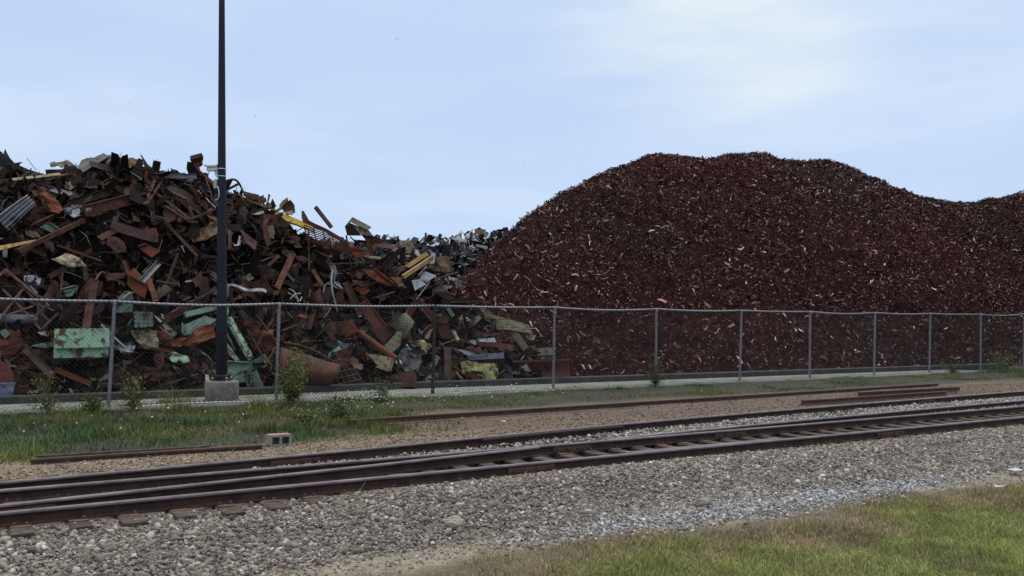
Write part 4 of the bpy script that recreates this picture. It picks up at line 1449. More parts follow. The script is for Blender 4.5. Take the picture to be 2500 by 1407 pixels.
PL('steel_plate', 'broad brown plate covering the lower yellow girder', 'rust', 2, [(456, 480), (592, 478), (598, 530), (540, 602), (425, 575)], .7, lm='broad brown plate')
PL('torn_sheet', 'dark jagged torn plate in front of the yellow girder', 'rust_dark', 2, [(545, 560), (590, 512), (618, 528), (600, 535), (662, 528), (640, 545), (662, 550), (640, 568), (560, 582)], .8, warp=.03)
BM('girder', 'brown upright column below the broad brown plate', 'rust', 2, [(452, 560), (488, 715)], 40, 'I', .55)
PL('torn_sheet', 'curved fang of brown metal rising from the yellow girder', 'rust_purple', 2, [(738, 452), (752, 470), (760, 505), (800, 545), (770, 540), (746, 528)], .6, warp=.03, lm='curved fang')
BM('girder', 'brown rim beam curving down over the rusty grille', 'rust_red', 2, [(752, 520), (830, 562), (920, 602), (1010, 655), (1100, 705)], 30, 'plate', .95, roll=4, lm='curving rim beam', doff=[.95] * 5)
GRATE('steel_grating', 'curved rusty grille of thin bars on the right shoulder', 'rust', 2, [(756, 565), (1098, 712), (1108, 805), (782, 690)], 5, 8, .019, .95, lm='rusty grille', bulge=.25, tilt=(15, 10))
BM('steel_bar', 'purple grey bar pointing up into the sky over the grille', 'rust_purple', 2, [(848, 422), (972, 580)], 26, 'box', .3, lm='skyward bar')
PL('sheet_metal', 'grey green roof-like folded panel standing against the sky', 'olive_paint', 2, [(1072, 566), (1126, 500), (1272, 576), (1242, 602), (1118, 535)], .55, tilt=(35, 15), warp=.01, lm='roof-like folded panel', flange=[])
PL('sheet_metal', 'cream front face under the roof-like folded panel', 'cream_paint', 2, [(1108, 545), (1250, 602), (1284, 642), (1190, 634)], .45, tilt=(0, 0))
PL('steel_plate', 'dark olive gable plate left under the roof-like folded panel', 'rust_dark', 2, [(1068, 572), (1108, 545), (1160, 590), (1192, 642), (1085, 640)], .35)
PL('steel_plate', 'rust brown plate below the cream front face', 'rust', 2, [(1188, 630), (1300, 650), (1400, 690), (1282, 702), (1215, 662)], .5)
BM('girder', 'upright rusty beam below the roof-like folded panel', 'rust', 2, [(1238, 645), (1288, 862)], 36, 'C', .65, lm='upright rusty beam')
PL('steel_plate', 'pinkish plate lying to the right of the upright rusty beam', 'rust_purple', 2, [(1280, 712), (1332, 690), (1462, 714), (1440, 744), (1300, 728)], .6, tilt=(30, 0), lm='pinkish plate')
PL('sheet_metal', 'olive grey upright flap standing on the crest above the wood', 'olive_paint', 2, [(1485, 712), (1562, 655), (1558, 675), (1602, 722), (1562, 782), (1500, 762)], .4, lm='olive grey flap')
PL('crumpled_sheet', 'curled orange rust sheet beside the rusty grille', 'rust_orange', 2, [(1110, 752), (1160, 724), (1212, 750), (1242, 802), (1150, 812)], .65, warp=.1, lm='curled orange sheet')
BM('steel_pipe', 'short cream pipe stub at foot of the upright rusty beam', 'cream_paint', 2, [(1232, 806), (1316, 816)], 24, 'pipe', .85)
BM('wood_beam', 'upper bright golden beam lying diagonally on the shoulder', 'old_wood', 5, [(488, 756), (898, 490)], 66, 'box', .75, roll=12, lm='golden beam')
BM('wood_beam', 'lower bright golden beam lying alongside another golden beam', 'old_wood', 5, [(535, 856), (990, 556)], 60, 'box', .8, roll=-20)
PL('sheet_metal', 'white cracked sheet right below the golden beams', 'white_paint', 5, [(835, 775), (872, 770), (1030, 830), (885, 940), (775, 890)], .7, warp=.01, tilt=(10, 0), lm='white cracked sheet', flange=[])
PL('sheet_metal', 'white four cornered sheet hanging below the white cracked sheet', 'white_paint', 5, [(655, 905), (770, 885), (880, 965), (705, 1062)], .65, warp=.01, tilt=(5, -10), flange=[])
BM('metal_strap', 'pale grey strap crossing between golden beam and white sheet', 'white_paint', 5, [(760, 830), (875, 700)], 30, 'plate', .95, roll=0)
BM('cable', 'dark forked wire dangling over the white cracked sheet', 'dark_metal', 5, [(870, 690), (820, 790), (760, 880), (735, 990)], 9, 'wire', 1.0)
PL('steel_plate', 'small white triangle plate at the right end of the golden beams', 'white_paint', 2, [(1732, 768), (1762, 776), (1752, 852), (1716, 862)], .6)
PL('crumpled_sheet', 'tan brown crumpled sheet right of the golden beams', 'tan_sheet', 2, [(1758, 812), (1832, 795), (1880, 858), (1862, 922), (1800, 905), (1700, 885)], .45, warp=.1, lm='tan brown crumpled sheet')
PL('steel_plate', 'dark brown wing plate left of the olive grey flap', 'rust_dark', 2, [(1345, 872), (1402, 800), (1492, 728), (1482, 785), (1372, 932)], .55)
PL('steel_plate', 'dark plate standing behind the golden beams', 'rust_dark', 2, [(1480, 740), (1532, 725), (1525, 850), (1490, 860)], .45)
PL('steel_plate', 'streaky orange rust plate below left of the golden beams', 'rust_orange', 2, [(1198, 896), (1292, 908), (1440, 1022), (1402, 1028), (1262, 962)], .7, tilt=(20, 0), lm='streaky orange plate')
PL('torn_sheet', 'cream tan fragment at the tip of the streaky orange plate', 'tan_sheet', 2, [(1410, 962), (1502, 958), (1532, 1030), (1472, 1022)], .7)
BM('girder', 'tall glinting brown channel leaning over the fence rail', 'rust', 2, [(1070, 1000), (1190, 1250)], 52, 'C', .6, roll=12, lm='glinting brown channel')
PATCH('steel_plate', 'rounded brown quarter plate hanging over the fence rail', 'rust', 2, [(765, 1130), (880, 1044), (925, 1225), (850, 1190)], lambda s, t: .25 * math.sin(math.pi * s), 10, 8, .5, lm='rounded quarter plate', tilt=(5, 10))
BM('metal_bracket', 'silvery forked bracket hanging in the dark middle', 'grey_metal', 2, [(985, 872), (965, 980), (980, 1100), (1015, 1230)], 16, 'rod', .7, lm='silvery forked bracket')
PL('metal_bracket', 'silvery head of the forked bracket in the dark middle', 'grey_metal', 2, [(948, 872), (990, 866), (1006, 920), (985, 985), (950, 960), (965, 910)], .75, th=.06, warp=.1)
BM('cable', 'pale looping hose around the silvery forked bracket', 'grey_metal', 2, [(905, 1080), (920, 1020), (970, 992), (1020, 1002), (1045, 1050)], 7, 'wire', .8)
PL('steel_plate', 'silver blade-like plate right of the silvery forked bracket', 'silver_metal', 2, [(930, 1005), (985, 1010), (1048, 1058), (1010, 1045)], .75)
PATCH('metal_strap', 'white curled strip right of the lamp pole', 'white_paint', 2, [(168, 1012), (472, 1060), (468, 1084), (178, 1030)], lambda s, t: .12 * math.sin(s * 9), 16, 2, .8, lm='white curled strip', tilt=(20, 0))
BM('girder', 'rust brown beam lying above the white curled strip', 'rust', 2, [(275, 985), (505, 1062)], 36, 'L', .6)
BM('girder', 'leaning brown plank beam right of the white curled strip', 'rust', 2, [(668, 792), (552, 1042)], 46, 'plate', .65, roll=15, lm='leaning brown plank')
PL('steel_plate', 'small brown fin beside the leaning brown plank', 'rust', 2, [(655, 872), (720, 842), (728, 862), (690, 885)], .5)
PL('steel_plate', 'purple plate pierced with holes below the white sheets', 'rust_purple', 2, [(1738, 992), (1812, 970), (1832, 1072), (1762, 1082)], .5, lm='pierced purple plate')
PL('sheet_metal', 'small pale mint plate with a row of holes', 'mint_pierced', 2, [(1905, 986), (1942, 980), (1972, 1032), (1920, 1046)], .55, flange=[], lm='small pierced mint plate')
BM('metal_rod', 'long pinkish rod pointing right above the pierced purple plate', 'rust_purple', 2, [(1738, 978), (1936, 924)], 12, 'rod', .7, lm='long pinkish rod')
BM('metal_rod', 'pale thin wire rod hanging from the white sheets', 'silver_metal', 2, [(1720, 990), (1612, 1132)], 7, 'rod', .7)
for i, pts in enumerate(([(640, 1050), (680, 1070), (720, 1140), (740, 1110)], [(650, 1130), (690, 1090), (735, 1085)], [(635, 1080), (700, 1120), (710, 1150)])):
    BM('cable', ('tangled silver wire over the fence rail right of the lamp pole', 'short kinked silver wire within the tangle over the fence rail', 'lowest silver wire of the tangle above the fence rail')[i], 'silver_metal', 2, pts, 10, 'wire', .6)
PL('steel_plate', 'brown slab plate at the foot of the brown mound', 'rust_dark', 2, [(2000, 958), (2152, 985), (2140, 1030), (2020, 1000)], .3)
PL('steel_plate', 'purplish leaning plate below the column in the dark', 'rust_purple', 2, [(268, 590), (402, 692), (382, 752), (310, 692)], .45)
PL('torn_sheet', 'white torn ribbon gleaming in the dark right of the pole', 'white_paint', 2, [(205, 698), (245, 712), (262, 640), (275, 650), (262, 715), (225, 722)], .55, warp=.08, lm='white torn ribbon')
PL('steel_bar', 'narrow purple upright bar close to the lamp pole', 'rust_purple', 2, [(178, 600), (200, 600), (200, 745), (178, 745)], .5)
PL('steel_plate', 'brown plate under the leaning brown plank', 'rust_red', 2, [(455, 880), (560, 785), (575, 800), (500, 875)], .4)
PL('steel_plate', 'flat brown plate under the rusty grille', 'rust_red', 2, [(700, 800), (760, 830), (772, 850), (700, 825)], .5)
PL('torn_sheet', 'rust torn flap between glinting channel and streaky orange plate', 'rust_orange', 2, [(1140, 1050), (1180, 1030), (1260, 1060), (1220, 1100), (1190, 1085)], .5, warp=.08)
PL('steel_plate', 'thin purple plate lying right of the glinting brown channel', 'rust_dark', 2, [(1750, 1080), (1800, 1065), (2000, 1160), (1960, 1195)], .4)

# ---- zone 3: lower left behind the fence
for i, (a, b, w) in enumerate((((-40, 300), (196, 0), 20), ((20, 20), (268, 266), 16), ((150, -20), (345, 172), 16), ((345, 150), (455, 206), 18), ((365, 140), (252, 250), 15), ((455, 205), (330, 326), 17),
                               ((268, 282), (318, 334), 14), ((318, 205), (384, 266), 13), ((20, 235), (262, 150), 16))):
    BM('steel_lattice', 'bar of the broken lattice ' + ('rising steeply at the far left edge', 'crossing down to the dark pipe', 'running down from the fence rail', 'forming its right hand corner', 'forming the upper left side of its diamond',
       'forming the lower right side of its diamond', 'forming the bottom tip of its diamond', 'splitting its diamond inside', 'lying behind its crossing bars')[i], 'rust_purple', 3, [a, b], w, 'L', .65, doff=[.65, .65], roll=10)
LANDMARKS.append(('broken lattice', 60, 770))
BM('girder', 'long dusty lattice bar rising left above the fence rail', 'rust_purple', 1, [(38, 1112), (335, 1360)], 26, 'L', .6, roll=8)
BM('steel_bar', 'short dusty bar joining the long lattice bar above the fence', 'rust_purple', 1, [(235, 1262), (125, 1365)], 20, 'L', .6)
BM('steel_bar', 'dusty bar meeting the long lattice bar at its upper end', 'rust_purple', 1, [(-30, 1180), (60, 1115)], 18, 'L', .6)
BM('steel_pipe', 'fat dark pipe lying below the broken lattice', 'grey_metal', 3, [(28, 252), (205, 256)], 76, 'pipe', .5, sides=14, lm='fat dark pipe')
PL('sheet_metal', 'small mint cream scrap at the left picture edge below the pipe', 'mint_paint', 3, [(-10, 352), (40, 330), (82, 362), (42, 406)], .6)
PATCH('steel_plate', 'tall curved brown plate left of the first fence post', 'rust', 3, [(718, -30), (772, -20), (672, 372), (612, 352)], lambda s, t: .18 * math.sin(math.pi * s) + .2 * t * t, 8, 10, .6, lm='tall curved brown plate')
PL('steel_plate', 'dark wide plate leaning left of the tall curved brown plate', 'rust_dark', 3, [(480, 322), (540, 160), (632, 78), (652, 100), (560, 262)], .5)
PL('sheet_metal', 'mint sheet right of the first fence post under the rail', 'mint_paint', 3, [(892, 205), (888, 130), (1010, 48), (1042, 90), (1036, 200)], .55, lm='mint sheet by the post')
PL('sheet_metal', 'greyish mint pierced panel right of the first fence post', 'mint_pierced', 3, [(1040, 192), (1192, 200), (1196, 312), (1050, 322)], .6, tilt=(10, 0), lm='greyish mint panel')
PL('metal_box', 'long mint box with brown rust spots behind the fence', 'mint_spotted', 3, [(425, 405), (850, 398), (846, 550), (420, 558)], .85, th=.5, warp=.006, tilt=(8, 4), lm='rust spotted mint box', flange=[0])
BM('girder', 'dusty pink beam leaning left below the rust spotted mint box', 'rust_purple', 3, [(195, 490), (410, 702)], 58, 'C', .7, roll=15, lm='dusty pink beam')
BM('steel_bar', 'orange rust bar lying below the rust spotted mint box', 'rust_orange', 3, [(428, 642), (712, 758)], 34, 'L', .6)
BM('steel_bar', 'pale blue grey bar sloping down right of the first fence post', 'grey_metal', 3, [(790, 295), (985, 482)], 15, 'box', .75, lm='pale blue grey bar')
PL('crumpled_sheet', 'pale grey twisted sheet at the end of the pale blue grey bar', 'grey_metal', 3, [(890, 482), (960, 440), (1062, 460), (1040, 512), (962, 522)], .6, warp=.12)
PL('crumpled_sheet', 'cream and rust crumpled sheet below the greyish mint panel', 'cream_paint', 3, [(1020, 342), (1120, 335), (1225, 345), (1232, 482), (1185, 470), (1140, 490), (1060, 420)], .6, warp=.1, lm='cream rust crumpled sheet')
BM('girder', 'pale mint beam left of the lamp pole under the fence rail', 'mint_paint', 3, [(1450, 218), (1692, 160)], 42, 'box', .6, roll=15, lm='pale mint beam')
PL('sheet_metal', 'mint sheet with cracked edge left of the lamp pole', 'mint_paint', 3, [(1430, 302), (1600, 228), (1692, 258), (1560, 352), (1430, 384)], .6, warp=.05)
PL('crumpled_sheet', 'big orange rust curled sheet below the cracked mint sheet', 'rust_orange', 3, [(1328, 442), (1600, 300), (1692, 288), (1682, 392), (1560, 442), (1480, 470), (1350, 472)], .7, warp=.12, lm='big orange curled sheet', sub=3)
PL('sheet_metal', 'mint frame side sloping down right of the lamp pole', 'mint_spotted', 3, [(1768, 268), (1800, 258), (1965, 560), (1935, 578)], .7, th=.12, lm='sloping mint frame')
PL('sheet_metal', 'narrow mint strip inside the sloping mint frame', 'mint_paint', 3, [(1775, 440), (1800, 470), (1868, 572), (1840, 582), (1775, 520)], .65)
PL('sheet_metal', 'bright mint torn sheet right of the concrete pole base', 'mint_paint', 3, [(1770, 592), (1952, 602), (1932, 642), (1800, 688), (1770, 682)], .8, warp=.05, tilt=(25, 0), lm='bright mint torn sheet')
PL('sheet_metal', 'mint tilted panel standing behind the kerb right of the pole', 'mint_pierced', 3, [(1920, 682), (2002, 655), (2052, 782), (1945, 785)], .8, lm='tilted mint panel')
PL('sheet_metal', 'dull grey mint panel between torn sheet and tilted panel', 'mint_paint', 3, [(1800, 702), (1860, 660), (1908, 668), (1902, 740), (1815, 742)], .7)
PL('crumpled_sheet', 'rust brown crumpled hood with mint flecks left of the pole base', 'rust', 3, [(1280, 540), (1332, 508), (1500, 560), (1602, 640), (1500, 662), (1330, 582)], .65, warp=.12, sub=3, lm='rusty hood with mint flecks')
PL('torn_sheet', 'mint flecked flap on top of the rusty crumpled hood', 'mint_spotted', 3, [(1285, 535), (1370, 510), (1470, 550), (1480, 585), (1340, 582)], .8, warp=.1)
PL('crumpled_sheet', 'rusty torn panel behind fence right of the lamp pole', 'rust_red', 3, [(1872, 285), (1950, 250), (2040, 300), (2020, 340), (2155, 330), (2130, 400), (2165, 480), (2070, 520), (2040, 600), (1990, 530), (2010, 430), (1930, 400)], .3, warp=.14, sub=3, lm='rusty torn panel')
for i, (a, b) in enumerate((((1880, 200), (2010, 290)), ((1930, 330), (2080, 600)), ((2140, 240), (1990, 480)), ((2010, 230), (2150, 420)), ((1900, 400), (2120, 330)), ((2060, 640), (2150, 470)))):
    BM('steel_bar', ('thin mauve bar over the top of the rusty torn panel', 'long rust bar slanting down across the rusty torn panel', 'rust bar slanting left across the rusty torn panel',
       'rust bar crossing the upper right of the rusty torn panel', 'rust bar lying nearly level over the rusty torn panel', 'short rust bar rising at the foot of the rusty torn panel')[i], ('rust_purple', 'rust', 'rust_red', 'rust_red', 'rust', 'rust_orange')[i], 3, [a, b], 15, 'L', .5)
PL('metal_tub', 'dark blue tub with pale rim at the bottom left corner of the heap', 'blue_paint', 3, [(-40, 752), (118, 752), (100, 850), (-40, 852)], .75, th=.5, tilt=(0, 0), flange=[], lm='dark blue tub')
BM('steel_bar', 'pale rim bar on the dark blue tub', 'silver_metal', 3, [(-40, 754), (122, 752)], 12, 'box', .95, roll=0, doff=[.95, .95])
BM('metal_rod', 'pinkish rod on the ground left of the pole base', 'rust_purple', 3, [(1290, 768), (1545, 682)], 14, 'rod', .7)
PL('steel_plate', 'brown plate standing above the dark blue tub', 'rust_red', 3, [(-40, 560), (60, 600), (102, 682), (102, 742), (-40, 742)], .5)
PL('steel_plate', 'dark red plate at far left above the dusty pink beam', 'rust_red', 3, [(-30, 400), (60, 420), (150, 330), (190, 440), (90, 560), (-30, 540)], .35, warp=.06)
PL('crumpled_sheet', 'brown twisted slab low in the heap left of the pole base', 'rust', 3, [(1085, 625), (1240, 660), (1350, 672), (1330, 700), (1230, 705), (1100, 655)], .6, warp=.1)
PL('torn_sheet', 'pale grey white shard left of the concrete pole base top', 'white_paint', 3, [(1604, 685), (1628, 692), (1628, 738), (1606, 735)], .9)
PL('sheet_metal', 'dull mint strip in the dark left of the rust spotted mint box', 'mint_paint', 3, [(245, 462), (330, 440), (412, 430), (415, 470), (330, 480)], .5)
PL('sheet_metal', 'mint scrap plate behind the tall curved brown plate', 'mint_paint', 3, [(490, 28), (600, 0), (560, 70), (520, 82)], .45)

# ---- zone 4: lower right behind the fence
PATCH('curved_bucket', 'big brown curved bucket lying on its side behind the fence weeds', 'rust', 4, [(258, 452), (700, 585), (610, 752), (215, 745)], lambda s, t: .45 * math.sin(math.pi * t * .9 + .2) + .1 * s, 12, 12, .75, th=.06, lm='big curved bucket', tilt=(0, 8), smooth=True)
BM('steel_bar', 'thick rolled rim along the top of the big curved bucket', 'rust', 4, [(285, 420), (420, 445), (560, 505), (690, 592)], 20, 'rod', .9)
GRATE('steel_grating', 'square rusty grate leaning at right end of the big curved bucket', 'rust_purple', 4, [(640, 560), (760, 535), (862, 690), (690, 728)], 4, 4, .022, .7, lm='square rusty grate', tilt=(10, 0))
PL('steel_plate', 'orange rust curved plate above the big curved bucket', 'rust_orange', 4, [(655, 292), (780, 244), (852, 340), (760, 382), (692, 342)], .65, warp=.05, lm='orange curved plate')
BM('girder', 'wide purple brown channel falling right under the fence rail', 'rust_red', 4, [(860, 120), (1010, 318)], 90, 'C', .55, roll=10, lm='wide purple brown channel')
PATCH('metal_box', 'olive cream folded box lid behind the fence middle', 'olive_pierced', 4, [(1065, 292), (1192, 192), (1258, 262), (1180, 392)], lambda s, t: .3 * math.sin(math.pi * s) * (1 - .5 * t), 10, 6, .7, lm='olive folded lid', tilt=(15, 10))
PL('sheet_metal', 'cream spotted sheet below the olive folded lid', 'olive_pierced', 4, [(1030, 442), (1130, 332), (1162, 345), (1152, 440), (1088, 492)], .65, lm='cream spotted sheet')
BM('steel_pipe', 'orange rust tube lying in front of the cream spotted sheet', 'rust_orange', 4, [(880, 368), (1082, 512)], 46, 'pipe', .8, sides=12, lm='orange rust tube')
PL('crumpled_sheet', 'yellow green bent panel right of the olive folded lid', 'yellow_mottled', 4, [(1208, 402), (1330, 398), (1388, 442), (1342, 492), (1300, 440), (1240, 442)], .7, warp=.06, tilt=(25, 0), lm='yellow green bent panel')
PL('metal_tray', 'dark pan with a cream rim below the orange rust tube', 'cream_paint', 4, [(900, 500), (1000, 510), (1092, 530), (1072, 622), (990, 592)], .75, th=.12, lm='cream rimmed pan')
PL('crumpled_sheet', 'tan curved scrap beside the square rusty grate', 'tan_sheet', 4, [(745, 552), (790, 518), (872, 578), (862, 622), (800, 602)], .7, warp=.08)
PL('trash_bag', 'crumpled black plastic sheet in the lower middle of the heap', 'black_plastic', 4, [(1110, 562), (1150, 480), (1200, 428), (1240, 470), (1322, 462), (1292, 602), (1200, 640)], .8, warp=.16, sub=3, lm='black plastic')
BM('metal_post', 'dusty brown post standing upright right of the dark fence post', 'rust_purple', 4, [(1502, 452), (1500, 735)], 50, 'I', .8, roll=8, lm='dusty upright post')
PL('steel_slab', 'blue grey slab with shiny top edge on the yellow mottled box', 'blue_paint', 6, [(640, 432), (1185, 392), (1200, 470), (655, 500)], .85, th=.35, warp=.004, tilt=(10, 0), flange=[], lm='blue grey slab')
BM('steel_bar', 'shiny edge strip along the top of the blue grey slab', 'silver_metal', 6, [(640, 428), (1190, 388)], 18, 'box', .95, roll=0, doff=[.95, .95])
PL('sheet_metal', 'blue painted wedge left of the blue grey slab', 'blue_paint', 6, [(462, 330), (580, 340), (760, 405), (640, 425)], .8, tilt=(30, 0))
PL('steel_plate', 'red rusty strip plate above the blue grey slab', 'rust_red', 6, [(600, 310), (690, 275), (960, 390), (850, 400)], .8, tilt=(30, 0), lm='red strip plate')
PL('metal_box', 'yellow mottled crushed box low behind the fence', 'yellow_mottled', 6, [(525, 520), (640, 505), (860, 545), (1090, 545), (1105, 700), (1060, 790), (900, 820), (850, 740), (560, 700)], .8, th=.5, warp=.04, tilt=(6, 0), flange=[], lm='yellow mottled box')
BM('girder', 'dark brown plank lying across the yellow mottled box', 'rust', 6, [(600, 690), (880, 815)], 76, 'plate', 1.0, roll=15)
BM('steel_bar', 'dark bar crossing the front of the yellow mottled box', 'rust_dark', 6, [(700, 678), (1010, 706)], 30, 'box', 1.0)
BM('cable', 'pale wire curving under the yellow mottled box', 'cream_paint', 6, [(608, 812), (680, 862), (780, 875), (900, 865), (1000, 800), (1100, 720), (1205, 638)], 12, 'wire', 1.05, doff=[1.05] * 7, lm='pale curving wire')
PL('steel_plate', 'dark round sheet standing in for shaded cavity between yellow box and red plow blade', 'dark_metal', 6, [(1115, 540), (1220, 545), (1310, 610), (1335, 830), (1180, 840), (1110, 720)], .6, flange=[])  # added dark sheet stands in for the shade of a gap
PATCH('plow_blade', 'long red rust plow blade standing on the ground at the heap end', 'plow_red', 6, [(1322, 520), (2190, 492), (2205, 835), (1340, 850)], lambda s, t: -.22 * math.sin(math.pi * t), 6, 12, .75, th=.05, lm='red plow blade', tilt=(-4, 0), smooth=True)
BM('steel_bar', 'red top lip bar of the plow blade', 'plow_red', 6, [(1318, 516), (2196, 488)], 26, 'box', .9, roll=0, doff=[.88, .88])
PATCH('girder', 'long olive pierced beam lying near the right end of the heap', 'olive_pierced', 4, [(1768, 200), (2112, 290), (2132, 352), (1812, 312)], lambda s, t: .12 * math.sin(math.pi * s), 10, 4, .7, lm='olive pierced beam', tilt=(20, 0))
PL('sheet_metal', 'torn olive flange above the olive pierced beam', 'olive_paint', 4, [(1740, 160), (1800, 175), (1930, 250), (2060, 265), (2105, 292), (1900, 280), (1790, 225)], .6, warp=.06)
PL('sheet_metal', 'white pinkish plate above the red curved plate', 'white_paint', 6, [(808, 180), (1045, 152), (1078, 232), (940, 225), (820, 212)], .8, tilt=(10, 0), lm='white pinkish plate', flange=[])
PL('sheet_metal', 'small white mint plate left of the white pinkish plate', 'white_paint', 6, [(650, 205), (762, 188), (764, 268), (690, 240)], .8, flange=[])
PATCH('steel_plate', 'red brown curved plate arching over the blue grey slab', 'rust_red', 6, [(770, 225), (1330, 270), (1340, 360), (800, 290)], lambda s, t: .2 * math.sin(math.pi * s), 12, 4, .75, lm='red brown curved plate', tilt=(15, 0))
BM('girder', 'olive brown beam dropping from the olive pierced beam', 'olive_paint', 4, [(2000, 345), (2085, 465)], 54, 'box', .75, roll=10, lm='olive dropping beam')
BM('girder', 'olive grey block beam lying above the red plow blade', 'olive_paint', 4, [(2085, 490), (2285, 482)], 58, 'box', .75, roll=12, lm='olive grey block beam')
PL('crumpled_sheet', 'brown folded scrap under the olive pierced beam', 'rust', 6, [(1040, 170), (1160, 60), (1240, 80), (1250, 200), (1150, 215)], .7, warp=.08)
BM('cable', 'dark arched strap above the dusty upright post', 'tan_sheet', 6, [(200, 270), (330, 225), (440, 188), (540, 190), (660, 245)], 11, 'wire', .85)
BM('steel_bar', 'small cream post stub above the dark arched strap', 'cream_paint', 6, [(420, 50), (490, 190)], 52, 'box', .7)
PL('steel_plate', 'glinting tan plate left of the dark fence post', 'tan_sheet', 4, [(1330, 382), (1372, 315), (1388, 325), (1360, 392)], .7)
PL('metal_box', 'brown worn box right of the dark fence post', 'rust', 4, [(1408, 252), (1482, 258), (1542, 392), (1458, 385)], .6, th=.25, lm='brown worn box')
PL('steel_plate', 'small teal plate under the fence rail right of the dark fence post', 'mint_paint', 4, [(1488, 158), (1512, 155), (1552, 215), (1530, 228)], .5)
PL('torn_sheet', 'faded blue rag of sheet above the big curved bucket', 'blue_paint', 4, [(715, 432), (790, 420), (812, 440), (770, 468), (725, 460)], .6, warp=.1, lm='faded blue scrap')
PL('metal_box', 'row of dark rusty box ends on the ground in the lower middle', 'rust', 4, [(870, 682), (1040, 665), (1252, 622), (1255, 745), (880, 748)], .7, th=.4, warp=.03, flange=[])
PL('torn_sheet', 'white plastic scrap on the ground left of the dark fence post', 'white_paint', 4, [(1318, 692), (1342, 680), (1372, 700), (1368, 722), (1325, 715)], .9, warp=.15, flange=[])
PL('steel_plate', 'brown triangle plate left of the cream spotted sheet', 'rust', 4, [(930, 320), (1050, 290), (1110, 330), (1030, 430)], .55)
PL('steel_plate', 'red brown plate behind the square rusty grate', 'rust_red', 4, [(660, 510), (720, 470), (800, 440), (770, 530), (700, 545)], .5)
PL('steel_plate', 'dark brown plate right of the big curved bucket top', 'rust', 4, [(580, 300), (660, 260), (690, 400), (640, 420)], .45)
PL('torn_sheet', 'tattered pale scraps by the olive dropping beam', 'cream_paint', 6, [(1520, 130), (1580, 110), (1680, 120), (1660, 190), (1560, 200)], .6, warp=.15)
BM('girder', 'leaning brown beam just left of the dark fence post', 'rust', 4, [(1250, 60), (1420, 260)], 42, 'L', .5, lm='leaning brown beam by the dark post')
PL('torn_sheet', 'glinting brown strip plates under the olive pierced beam end', 'rust_purple', 4, [(1700, 350), (1880, 345), (1900, 365), (1720, 372)], .6)
PL('metal_box', 'small tan crate standing on the far heap against the sky', 'tan_sheet', 5, [(1618, 118), (1785, 128), (1782, 205), (1616, 200)], .3, th=.5, warp=.003, tilt=(0, 0), flange=[])
fc = bpy.data.objects[-1] if False else None
# the far crate stands on the far heap, not on the near one: move it out along its own line of sight
for o_ in list(COL.objects):
    if o_.get('label') == 'small tan crate standing on the far heap against the sky':
        c0 = Vector((0, 0, CAMZ))
        v_ = Vector(o_.location) - c0
        k_ = HF.dist(1172, 576) / v_.y
        o_.location = c0 + v_ * k_
        o_.scale = (k_, k_, k_)
        o_['group'] = 'scrap pieces on the far heap'

# ------------------------------------------------------------------ further single pieces, described by what they lie next to
fr = random.Random(5)
FM = {'rust_dark': 'dark brown', 'rust': 'brown', 'rust_red': 'reddish brown', 'rust_purple': 'dusty mauve', 'rust_orange': 'orange rust', 'dark_metal': 'blackish',
      'grey_metal': 'grey', 'mint_paint': 'mint green', 'tan_sheet': 'tan', 'cream_paint': 'cream', 'olive_paint': 'olive'}
FW = [('rust_dark', 42), ('rust', 30), ('rust_red', 12), ('rust_purple', 9), ('rust_orange', 2), ('dark_metal', 9), ('grey_metal', 4), ('mint_paint', 1.5), ('tan_sheet', 2.5), ('cream_paint', 2), ('olive_paint', 2)]
KW = {'steel_plate': ('flat plate', 'bent plate', 'four cornered plate', 'narrow plate'), 'girder': ('beam', 'thick beam', 'short beam'), 'steel_bar': ('bar', 'thin bar', 'long thin bar'),
      'crumpled_sheet': ('crumpled sheet', 'curled sheet', 'dented sheet'), 'cable': ('wire', 'looping wire', 'thin wire')}


def where(px, py):
    ls = sorted(LANDMARKS, key=lambda l: (l[1] - px) ** 2 + (l[2] - py) ** 2)[:5]
    out = []
    for nm, x, y in ls:
        dx, dy = px - x, py - y
        if abs(dx) > abs(dy) * 1.6:
            rel = 'right of' if dx > 0 else 'left of'
        elif abs(dy) > abs(dx) * 1.6:
            rel = 'below' if dy > 0 else 'above'
        else:
            rel = ('below right of' if dx > 0 else 'below left of') if dy > 0 else ('above right of' if dx > 0 else 'above left of')
        out.append(f'{rel} the {nm}')
    return out


